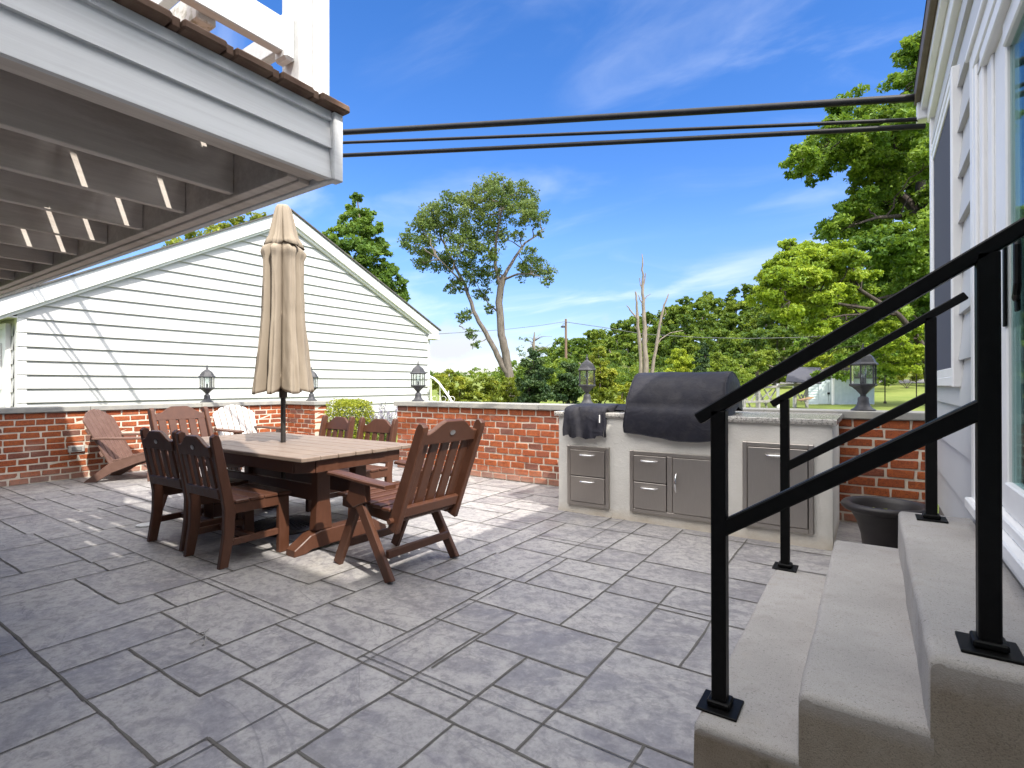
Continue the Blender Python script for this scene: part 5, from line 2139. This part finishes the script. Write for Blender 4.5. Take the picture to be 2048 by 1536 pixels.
# --- woods: one mass climbing the hill
SIL = [(1000, 742), (1030, 735), (1060, 716), (1100, 692), (1140, 670), (1180, 660), (1230, 641), (1280, 616), (1330, 602), (1390, 588), (1420, 577), (1470, 573), (1510, 562), (1560, 545), (1620, 540), (1760, 540), (1960, 540)]


def sil(x):
    for (a, ya), (b, yb) in zip(SIL, SIL[1:]):
        if a <= x <= b:
            return ya + (yb - ya) * (x - a) / (b - a)
    return SIL[0][1] if x < SIL[0][0] else SIL[-1][1]


rng = random.Random(99)
lb = MB()
tb_ = MB()
for D, f, step, sz in ((92, 0.0, 27, .46), (80, .12, 29, .42), (68, .30, 32, .38), (58, .52, 36, .34), (50, .74, 38, .30)):
    x = 1010 + rng.uniform(0, 20) + (92 - D) * 1.0
    while x < 1930:
        ys = sil(x)
        yt = ys + (752 - ys) * f + rng.uniform(-9, 9) + (6 if f == 0 else 0)
        c0 = at(x, yt, D + rng.uniform(-4, 4))
        H = c0.z
        gz = terr(c0.x, c0.y)
        r = rng.uniform(.9, 1.25) * step * .62 * D / FPX
        tone = rng.uniform(.15, .85)
        hcr = max(r * 1.2, min(H - gz - .3, (H - gz) * .75))
        layers = max(2, int(hcr / (r * .75)))
        for k in range(layers):
            zz = H - r * .55 - k * r * .78
            if zz < gz:
                break
            for e in range(2):
                c = Vector((c0.x + rng.gauss(0, r * .45), c0.y + rng.gauss(0, r * .45), zz + rng.uniform(-.3, .3) * r))
                clump(lb, c, r * rng.uniform(.65, .95), int(430 * (r / 1.6) ** 2 * (.42 / sz) ** 2 * .75), sz, rng, .8, max(0, min(1, tone + rng.uniform(-.15, .15))), .45, 7)
        if rng.random() < .55:
            tb_.tube([(c0.x, c0.y, gz - .2), (c0.x + rng.gauss(0, .3), c0.y, (gz + H) / 2), (c0.x + rng.gauss(0, .5), c0.y, H - r)], [.22, .17, .06], 6)
        x += step * rng.uniform(.8, 1.2)
x = 1000
while x < 1500:
    D = rng.uniform(40, 47)
    c0 = at(x, rng.uniform(726, 746), D)
    r = rng.uniform(.8, 1.3)
    gz = terr(c0.x, c0.y)
    tone = rng.uniform(.1, .8)
    zz = c0.z - r * .5
    while zz > gz - .3:
        clump(lb, (c0.x + rng.gauss(0, .3), c0.y, zz), r, 260, .24, rng, .85, tone, .4, 9)
        zz -= r * .7
    x += rng.uniform(13, 21)
struct('woods', lb, 'leaf_wood', 'stuff', recalc=False)
struct('woods_trunks', tb_, 'bark', 'stuff')

# far low treeline on the left
lb = MB()
x = 560
while x < 1110:
    D = rng.uniform(95, 120)
    c0 = at(x, rng.uniform(738, 750), D)
    r = rng.uniform(1.6, 2.6)
    gz = terr(c0.x, c0.y)
    zz = c0.z - r * .5
    tone = rng.uniform(.2, .7)
    while zz > gz - .5:
        clump(lb, (c0.x, c0.y, zz), r, 190, .5, rng, .8, tone, .4, 7)
        zz -= r * .7
    x += rng.uniform(9, 15)
struct('far_treeline', lb, 'leaf_wood', 'stuff', recalc=False)

# --- clipped boxwood and lavender in the gap of the walls
rng = random.Random(12)
bb = at(700, 840, 8.7)
bx_ = thing('boxwood_hedge', 'clipped yellow-green boxwood bush in the gap between the brick walls', 'bush', (bb.x, bb.y, 0))
lb = MB()
hx, hy, hz = .33, .33, .96
for _ in range(9500):
    d = Vector((rng.gauss(0, 1), rng.gauss(0, 1), rng.gauss(0, 1)))
    k = (abs(d.x) ** 5 + abs(d.y) ** 5 + abs(d.z) ** 5) ** .2
    d = d / k
    s = rng.uniform(.82, 1.03)
    lump = 1 + .07 * mnoise.noise(d * 2.3)
    p = Vector((d.x * hx * s * lump, d.y * hy * s * lump, hz * .5 + d.z * hz * .5 * s * lump))
    if p.z < .03:
        continue
    leaf(lb, p, .036, rng, max(0, min(1, rng.gauss(.5, .24))), .7, .6)
lb.build('foliage', 'leaf_box', bx_, recalc=False)
mb = MB()
for k in range(9):
    branch(mb, (rng.gauss(0, .03), rng.gauss(0, .03), 0), (rng.gauss(0, .18), rng.gauss(0, .18), .75), .012, .004, rng)
mb.build('stem', 'bark_dark', bx_)
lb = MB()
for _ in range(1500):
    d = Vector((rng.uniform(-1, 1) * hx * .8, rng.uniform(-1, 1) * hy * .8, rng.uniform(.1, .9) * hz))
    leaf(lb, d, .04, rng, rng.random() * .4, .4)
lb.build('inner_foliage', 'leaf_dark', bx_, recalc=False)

la = at(768, 832, 8.9)
lv = thing('lavender', 'wispy pale purple lavender plant between the boxwood and the right brick wall', 'plant', (la.x, la.y, 0))
mb = MB()
lb = MB()
gb = MB()
for k in range(110):
    a = rng.uniform(0, 2 * PI)
    r = .38 * rng.random() ** .6
    p = Vector((rng.gauss(0, .08), rng.gauss(0, .08), 0))
    q = Vector((r * math.cos(a), r * math.sin(a), rng.uniform(.52, .90) - r * .3))
    m = p.lerp(q, .5) + Vector((0, 0, .08))
    mb.tube([p, m, q], [.003, .0025, .0015], 4)
    for e in range(11):
        s = e / 10
        leaf(lb, q + (q - m).normalized() * (s * .13 - .06) + Vector((rng.gauss(0, .012), rng.gauss(0, .012), 0)), .030, rng, rng.random(), .3, .7)
    for e in range(8):
        leaf(gb, p.lerp(m, rng.random()) + Vector((rng.gauss(0, .03), rng.gauss(0, .03), 0)), .05, rng, rng.random(), .3, .25)
mb.build('stem', 'leaf_dark', lv)
lb.build('bloom', 'lavender', lv, recalc=False)
gb.build('foliage', 'leaf_shrub', lv, recalc=False)

# ================================================================== things on the far lawn
# stair rail at the garage's right corner
base = at(905, 800, 13.5)
sr = thing('stair_rail', 'curved white metal stair rail with scrollwork at the right corner of the garage', 'railing', (base.x, base.y, 0))
mb = MB()
top = [at(858, 752, 14.2), at(868, 757, 14.1), at(878, 766, 14.0), at(889, 781, 13.8), at(900, 797, 13.6), at(908, 812, 13.5), at(912, 822, 13.5)]
mb.tube(top, .028, 8)
rel(mb.build('hand_rail', 'white', sr, smooth=True), (base.x, base.y, 0))
mb = MB()
for (px, D) in ((862, 14.15), (880, 13.95), (897, 13.65)):
    p = at(px, 760, D)
    t0 = min(top, key=lambda q: (q - p).length)
    mb.tube([(p.x, p.y, -.1), (p.x, p.y, t0.z)], .012, 6)
    for z in (.55, .7, .85):
        pts = []
        for a in range(13):
            u = a / 12 * 2 * PI
            pts.append(Vector((p.x, p.y, z)) + RGT * (.09 + .07 * math.cos(u)) + Vector((0, 0, .07 * math.sin(u))))
        mb.tube(pts, .006, 5)
rel(mb.build('scrollwork', 'white', sr), (base.x, base.y, 0))

# shed
D = 32
c = at(1683, 806, D)
sb = thing('garden_shed', 'pale blue-white garden shed with double doors under the trees on the far lawn', 'shed', (c.x, c.y, terr(c.x, c.y)), 0)
sb.rotation_euler = (0, 0, math.atan2(RGT.y, RGT.x) + math.radians(-4))
mb = MB()
wl, wr_, hh = 2.0, 2.3, 1.62
# local: x to the right, y away
ang_l, ang_r = math.radians(172), math.radians(14)
A = Vector((0, 0))
B = Vector((wl * math.cos(ang_l), wl * math.sin(ang_l)))
Cc = Vector((wr_ * math.cos(ang_r), wr_ * math.sin(ang_r)))
E_ = B + Cc + Vector((0, 1.2))


def lapwall(mb, p, q, h, e=.16):
    n = Vector((q - p).yx)
    n = Vector((n.x, -n.y)).normalized()
    if n.y > 0:
        n = -n
    z = 0
    while z < h - .01:
        zt = min(z + e, h)
        mb.add([(p.x + n.x * .025, p.y + n.y * .025, z), (q.x + n.x * .025, q.y + n.y * .025, z), (q.x, q.y, zt), (p.x, p.y, zt), (p.x, p.y, z), (q.x, q.y, z)], [[0, 1, 2, 3], [4, 5, 1, 0]])
        z = zt


lapwall(mb, B, A, hh)
lapwall(mb, A, Cc, hh)
mb.add([(B.x, B.y, 0), (E_.x, E_.y, 0), (E_.x, E_.y, hh), (B.x, B.y, hh), (Cc.x, Cc.y, 0), (Cc.x, Cc.y, hh)], [[0, 1, 2, 3], [1, 4, 5, 2]])
mb.build('wall', 'shed', sb)
mb = MB()
cc = (A + B + Cc + E_) / 4
R = [(p.x + (p.x - cc.x) * .12, p.y + (p.y - cc.y) * .12, hh - .03) for p in (A, Cc, E_, B)]
mb.add(R + [(p[0], p[1], hh + .03) for p in R] + [(cc.x - .3, cc.y, hh + .8), (cc.x + .3, cc.y, hh + .8)], [[0, 1, 2, 3], [0, 1, 5, 4], [1, 2, 6, 5], [2, 3, 7, 6], [3, 0, 4, 7], [4, 5, 9, 8], [5, 6, 9], [6, 7, 8, 9], [7, 4, 8]])
mb.build('roof', 'shingle', sb)
for k in range(2):
    p = B.lerp(A, .36 + .28 * k)
    q = B.lerp(A, .62 + .28 * k)
    mb = MB()
    mb.bar((p.x, p.y - .045, .72), (q.x, q.y - .045, .72), .03, 1.36, (0, 0, 1), .01)
    d_ = mb.build('door', 'shed', sb)
    mb = MB()
    hx_ = q if k == 0 else p
    mb.box(hx_.x - .05, hx_.x + .05, hx_.y - .09, hx_.y - .062, .62, .74, .01)
    mb.build('hinge', 'cable', d_)
mb = MB()
p = A.lerp(Cc, .52)
mb.box(p.x - .12, p.x + .38, p.y - .06, p.y + .1, .92, 1.25, .01)
mb.build('window', 'screen', sb)
mb = MB()
p = B.lerp(A, .70)
mb.box(p.x - .06, p.x + .06, p.y - .34, p.y - .22, 0, hh, .01)
mb.build('porch_post', 'white', sb)

# timber play frame with a dark canopy
D = 28
c = at(1560, 812, D)
pf = thing('play_frame', 'weathered timber frame with cross braces and a dark slanted canopy on the lawn', 'play frame', (c.x, c.y, terr(c.x, c.y)), math.atan2(RGT.y, RGT.x))


def loc(px, py, off=0.0):
    return ((px - 1560) * D / FPX, off, (812 - py) * D / FPX)


for i, (px, top_, off, mt) in enumerate(((1489, 772, 0, 'woodpost'), (1500, 770, .9, 'woodpost'), (1518, 769, 0, 'woodpost'), (1530, 770, .9, 'woodpost'), (1556, 764, 0, 'white'), (1590, 760, 0, 'woodpost'), (1607, 762, .9, 'white'), (1618, 760, .2, 'woodpost'))):
    mb = MB()
    x, y, z = loc(px, top_, off)
    mb.box(x - .06, x + .06, y - .06, y + .06, -.1, z, .01)
    mb.build('post', mt, pf)
for a, b in (((1486, 774), (1560, 769)), ((1556, 768), (1622, 764)), ((1490, 800), (1556, 798))):
    mb = MB()
    p, q = loc(*a, -.05), loc(*b, -.05)
    mb.bar(p, q, .06, .11)
    mb.build('beam', 'woodpost', pf)
for a, b in (((1489, 780), (1503, 812)), ((1518, 775), (1503, 800)), ((1520, 780), (1536, 812)), ((1554, 775), (1532, 808)), ((1530, 775), (1555, 812)), ((1590, 770), (1604, 795)), ((1618, 770), (1604, 800)), ((1618, 812), (1605, 785)), ((1545, 775), (1520, 800))):
    mb = MB()
    mb.bar(loc(*a, .1), loc(*b, .1), .04, .07)
    mb.build('brace', 'woodpost', pf)
mb = MB()
x0, _, z0 = loc(1594, 797)
x1, _, z1 = loc(1616, 791)
mb.bar((x0, -.3, z0), (x1, -.3, z1), .5, .05)
mb.build('plank', 'plank', pf)
mb = MB()
a, b, c2, d2 = loc(1560, 759, -.6), loc(1630, 763, -.6), loc(1664, 730, 1.0), loc(1598, 729, 1.0)
vs = [Vector(p) for p in (a, b, c2, d2)]
mb.add(vs + [p - Vector((0, 0, .05)) for p in vs], [[0, 1, 2, 3], [4, 5, 6, 7], [0, 1, 5, 4], [1, 2, 6, 5], [2, 3, 7, 6], [3, 0, 4, 7]])
mb.build('canopy', 'tarp', pf)

# thin stakes on the lawn
for px, y0, y1, D, lab in ((1770, 742, 800, 33, 'thin dark stake on the sunny lawn, left of the far handrail post'), (1833, 738, 800, 34, 'thin dark stake on the lawn closest to the house corner')):
    p, q = at(px, y1, D), at(px, y0, D)
    mb = MB()
    zb = terr(p.x, p.y)
    mb.tube([(p.x, p.y, zb - .1), (p.x, p.y, q.z)], .035, 6)
    mb.lathe([(.09, zb + .0), (.07, zb + .12), (.03, zb + .16)], 8, (p.x, p.y, 0))
    tag(mb.build('stake', 'bark_dark'), lab, 'stake', 'stakes on the far lawn')

# utility pole and its wires
D = 60
p0 = at(1132, 740, D)
zb = terr(p0.x, p0.y)
top_ = at(1131, 638, D)
up_ = thing('utility_pole', 'brown wooden utility pole with a small lamp near its top', 'utility pole', (p0.x, p0.y, zb))
mb = MB()
mb.tube([(0, 0, -.3), (0, 0, top_.z - zb)], [.17, .12], 10)
mb.build('pole', 'utility', up_, smooth=True)
mb = MB()
q = at(1126, 652, D) - Vector((p0.x, p0.y, zb))
mb.tube([(0, 0, q.z + .25), q + Vector((0, 0, .25)), q], [.03, .03, .03], 6)
mb.lathe([(.08, 0), (.24, -.06), (.26, -.22), (.05, -.25)], 10, q + Vector((0, 0, .05)))
mb.build('lamp_head', 'lantern', up_)


def wire(label, P, Dp, r=.018):
    mb = MB()
    pts = [at(x, y, d) for (x, y), d in zip(P, Dp)]
    Q = []
    for k in range(len(pts) - 1):
        for e in range(6):
            Q.append(pts[k].lerp(pts[k + 1], e / 6))
    Q.append(pts[-1])
    mb.tube(Q, [r * max(.35, ((p - Vector((0, 0, 1.2))).length / 60)) for p in Q], 5)
    tag(mb.build('wire', 'wire', smooth=True), label, 'wire', 'thin wires strung from the utility pole')


wire('thin wire running from the garage eave to the utility pole', [(871, 668), (940, 664), (1010, 659), (1080, 651), (1131, 643)], [16.0, 20, 27, 41, 60], .026)
wire('thin wire running from the utility pole past the dead tree toward the house side', [(1132, 644), (1215, 656), (1285, 668), (1400, 675), (1500, 677), (1600, 675), (1690, 670), (1800, 660)], [60, 50, 44, 38, 34, 31, 29, 27], .034)

# ================================================================== light and sky
SUN = Vector((.77, -.30, .95)).normalized()
el = math.asin(SUN.z)
az = math.atan2(SUN.x, SUN.y)
sun = bpy.data.lights.new('sun', 'SUN')
sun.energy = 4.0
sun.angle = math.radians(.53)
sun.color = (1.0, .945, .86)
so = bpy.data.objects.new('sun', sun)
COL.objects.link(so)
so.rotation_euler = (-SUN).to_track_quat('-Z', 'Y').to_euler()
so.location = (8, -4, 14)

wd = bpy.data.worlds.new('World')
SC.world = wd
wd.use_nodes = True
nt = wd.node_tree
nt.nodes.clear()
N_ = nt.nodes.new
out = N_('ShaderNodeOutputWorld')
bg = N_('ShaderNodeBackground')
sky = N_('ShaderNodeTexSky')
sky.sky_type = 'NISHITA'
sky.sun_disc = False
sky.sun_elevation = el
sky.sun_rotation = az
sky.air_density = 1.0
sky.dust_density = .3
sky.ozone_density = 2.5
sky.altitude = 100
bg.inputs[1].default_value = .15
tcw = N_('ShaderNodeTexCoord')
sep = N_('ShaderNodeSeparateXYZ')
nt.links.new(tcw.outputs['Generated'], sep.inputs[0])


def wm(op, a, b=0.0, cl=False):
    m = N_('ShaderNodeMath')
    m.operation = op
    m.use_clamp = cl
    for i, v in enumerate((a, b)):
        if hasattr(v, 'is_linked'):
            nt.links.new(v, m.inputs[i])
        else:
            m.inputs[i].default_value = v
    return m.outputs[0]


den = wm('ADD', wm('MAXIMUM', sep.outputs[2], 0.0), .12)
cmb = N_('ShaderNodeCombineXYZ')
nt.links.new(wm('DIVIDE', sep.outputs[0], den), cmb.inputs[0])
nt.links.new(wm('DIVIDE', sep.outputs[1], den), cmb.inputs[1])


def wnoise(scale, detail, rough, dist, sc=(1, 1, 1), rot=0, off=(0, 0, 0), src=None):
    mp = N_('ShaderNodeMapping')
    mp.inputs['Scale'].default_value = sc
    mp.inputs['Rotation'].default_value = (0, 0, rot)
    mp.inputs['Location'].default_value = off
    nt.links.new(src if src is not None else cmb.outputs[0], mp.inputs[0])
    nz = N_('ShaderNodeTexNoise')
    nz.inputs['Scale'].default_value = scale
    nz.inputs['Detail'].default_value = detail
    nz.inputs['Roughness'].default_value = rough
    nz.inputs['Distortion'].default_value = dist
    nt.links.new(mp.outputs[0], nz.inputs['Vector'])
    return nz.outputs['Fac']


def wramp(f, a, b):
    m = N_('ShaderNodeMapRange')
    m.interpolation_type = 'SMOOTHSTEP'
    nt.links.new(f, m.inputs[0])
    m.inputs[1].default_value = a
    m.inputs[2].default_value = b
    return m.outputs[0]


c1 = wramp(wnoise(1.15, 7, .55, .9, (1, 2.2, 1), .6, (3.1, .7, 0)), .50, .84)
c2 = wramp(wnoise(.42, 4, .5, .5, (1, 1.6, 1), .5, (1.3, 5.2, 0)), .42, .72)
c3 = wramp(wnoise(.85, 6, .52, .7, (1, 1.5, 1), .3, (7.7, 2.4, 0)), .48, .78)
cirrus = wm('ADD', wm('MULTIPLY', wm('MULTIPLY', c1, c2), .50), wm('MULTIPLY', c3, .46), True)
# puffy clouds low over the horizon
low = wramp(wnoise(5.5, 7, .55, .3, (1, 1, 2.4), 0, (.35, 2.2, .1), tcw.outputs['Generated']), .54, .66)
band = wm('MULTIPLY', wramp(sep.outputs[2], .165, .06), wramp(sep.outputs[2], -.02, .02))
cum = wm('MULTIPLY', low, band, True)
haze = wm('MULTIPLY', wramp(sep.outputs[2], .40, -.02), .08)
hs = N_('ShaderNodeHueSaturation')
hs.inputs['Saturation'].default_value = 1.30
hs.inputs['Value'].default_value = .92
nt.links.new(sky.outputs[0], hs.inputs['Color'])


def wmix(f, a, b):
    m = N_('ShaderNodeMix')
    m.data_type = 'RGBA'
    nt.links.new(f, m.inputs[0])
    for s, v in ((m.inputs[6], a), (m.inputs[7], b)):
        if hasattr(v, 'is_linked'):
            nt.links.new(v, s)
        else:
            s.default_value = (*v, 1)
    return m.outputs[2]


# unseen bright cloud added over and behind the camera as fill light
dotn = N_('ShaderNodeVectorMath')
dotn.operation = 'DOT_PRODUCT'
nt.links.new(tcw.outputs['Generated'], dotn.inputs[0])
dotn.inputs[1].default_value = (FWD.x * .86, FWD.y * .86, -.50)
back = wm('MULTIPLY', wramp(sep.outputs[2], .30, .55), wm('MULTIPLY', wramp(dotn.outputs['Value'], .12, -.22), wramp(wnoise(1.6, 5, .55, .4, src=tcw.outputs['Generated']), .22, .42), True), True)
CL = (5.0, 5.3, 5.8)
tint = N_('ShaderNodeMix')
tint.data_type = 'RGBA'
tint.blend_type = 'MULTIPLY'
tint.inputs[0].default_value = 1
tint.inputs[7].default_value = (1.04, .93, 1.12, 1)
nt.links.new(hs.outputs[0], tint.inputs[6])
col = wmix(haze, tint.outputs[2], CL)
dim = N_('ShaderNodeMapRange')
nt.links.new(sep.outputs[2], dim.inputs[0])
dim.inputs[1].default_value = -.02
dim.inputs[2].default_value = .26
dim.inputs[3].default_value = .60
dim.inputs[4].default_value = 1.0
vsc = N_('ShaderNodeVectorMath')
vsc.operation = 'SCALE'
nt.links.new(col, vsc.inputs[0])
nt.links.new(dim.outputs[0], vsc.inputs['Scale'])
col = vsc.outputs[0]
col = wmix(cirrus, col, CL)
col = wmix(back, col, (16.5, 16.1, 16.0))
col = wmix(cum, col, (3.5, 3.62, 3.9))
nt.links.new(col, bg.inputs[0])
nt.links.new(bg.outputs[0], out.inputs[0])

vs_ = SC.view_settings
vs_.view_transform = 'Standard'
vs_.look = 'None'
vs_.exposure = .80
vs_.gamma = 1.0
SC.render.engine = 'CYCLES'
SC.cycles.use_denoising = True
SC.cycles.max_bounces = 8
SC.cycles.transparent_max_bounces = 16
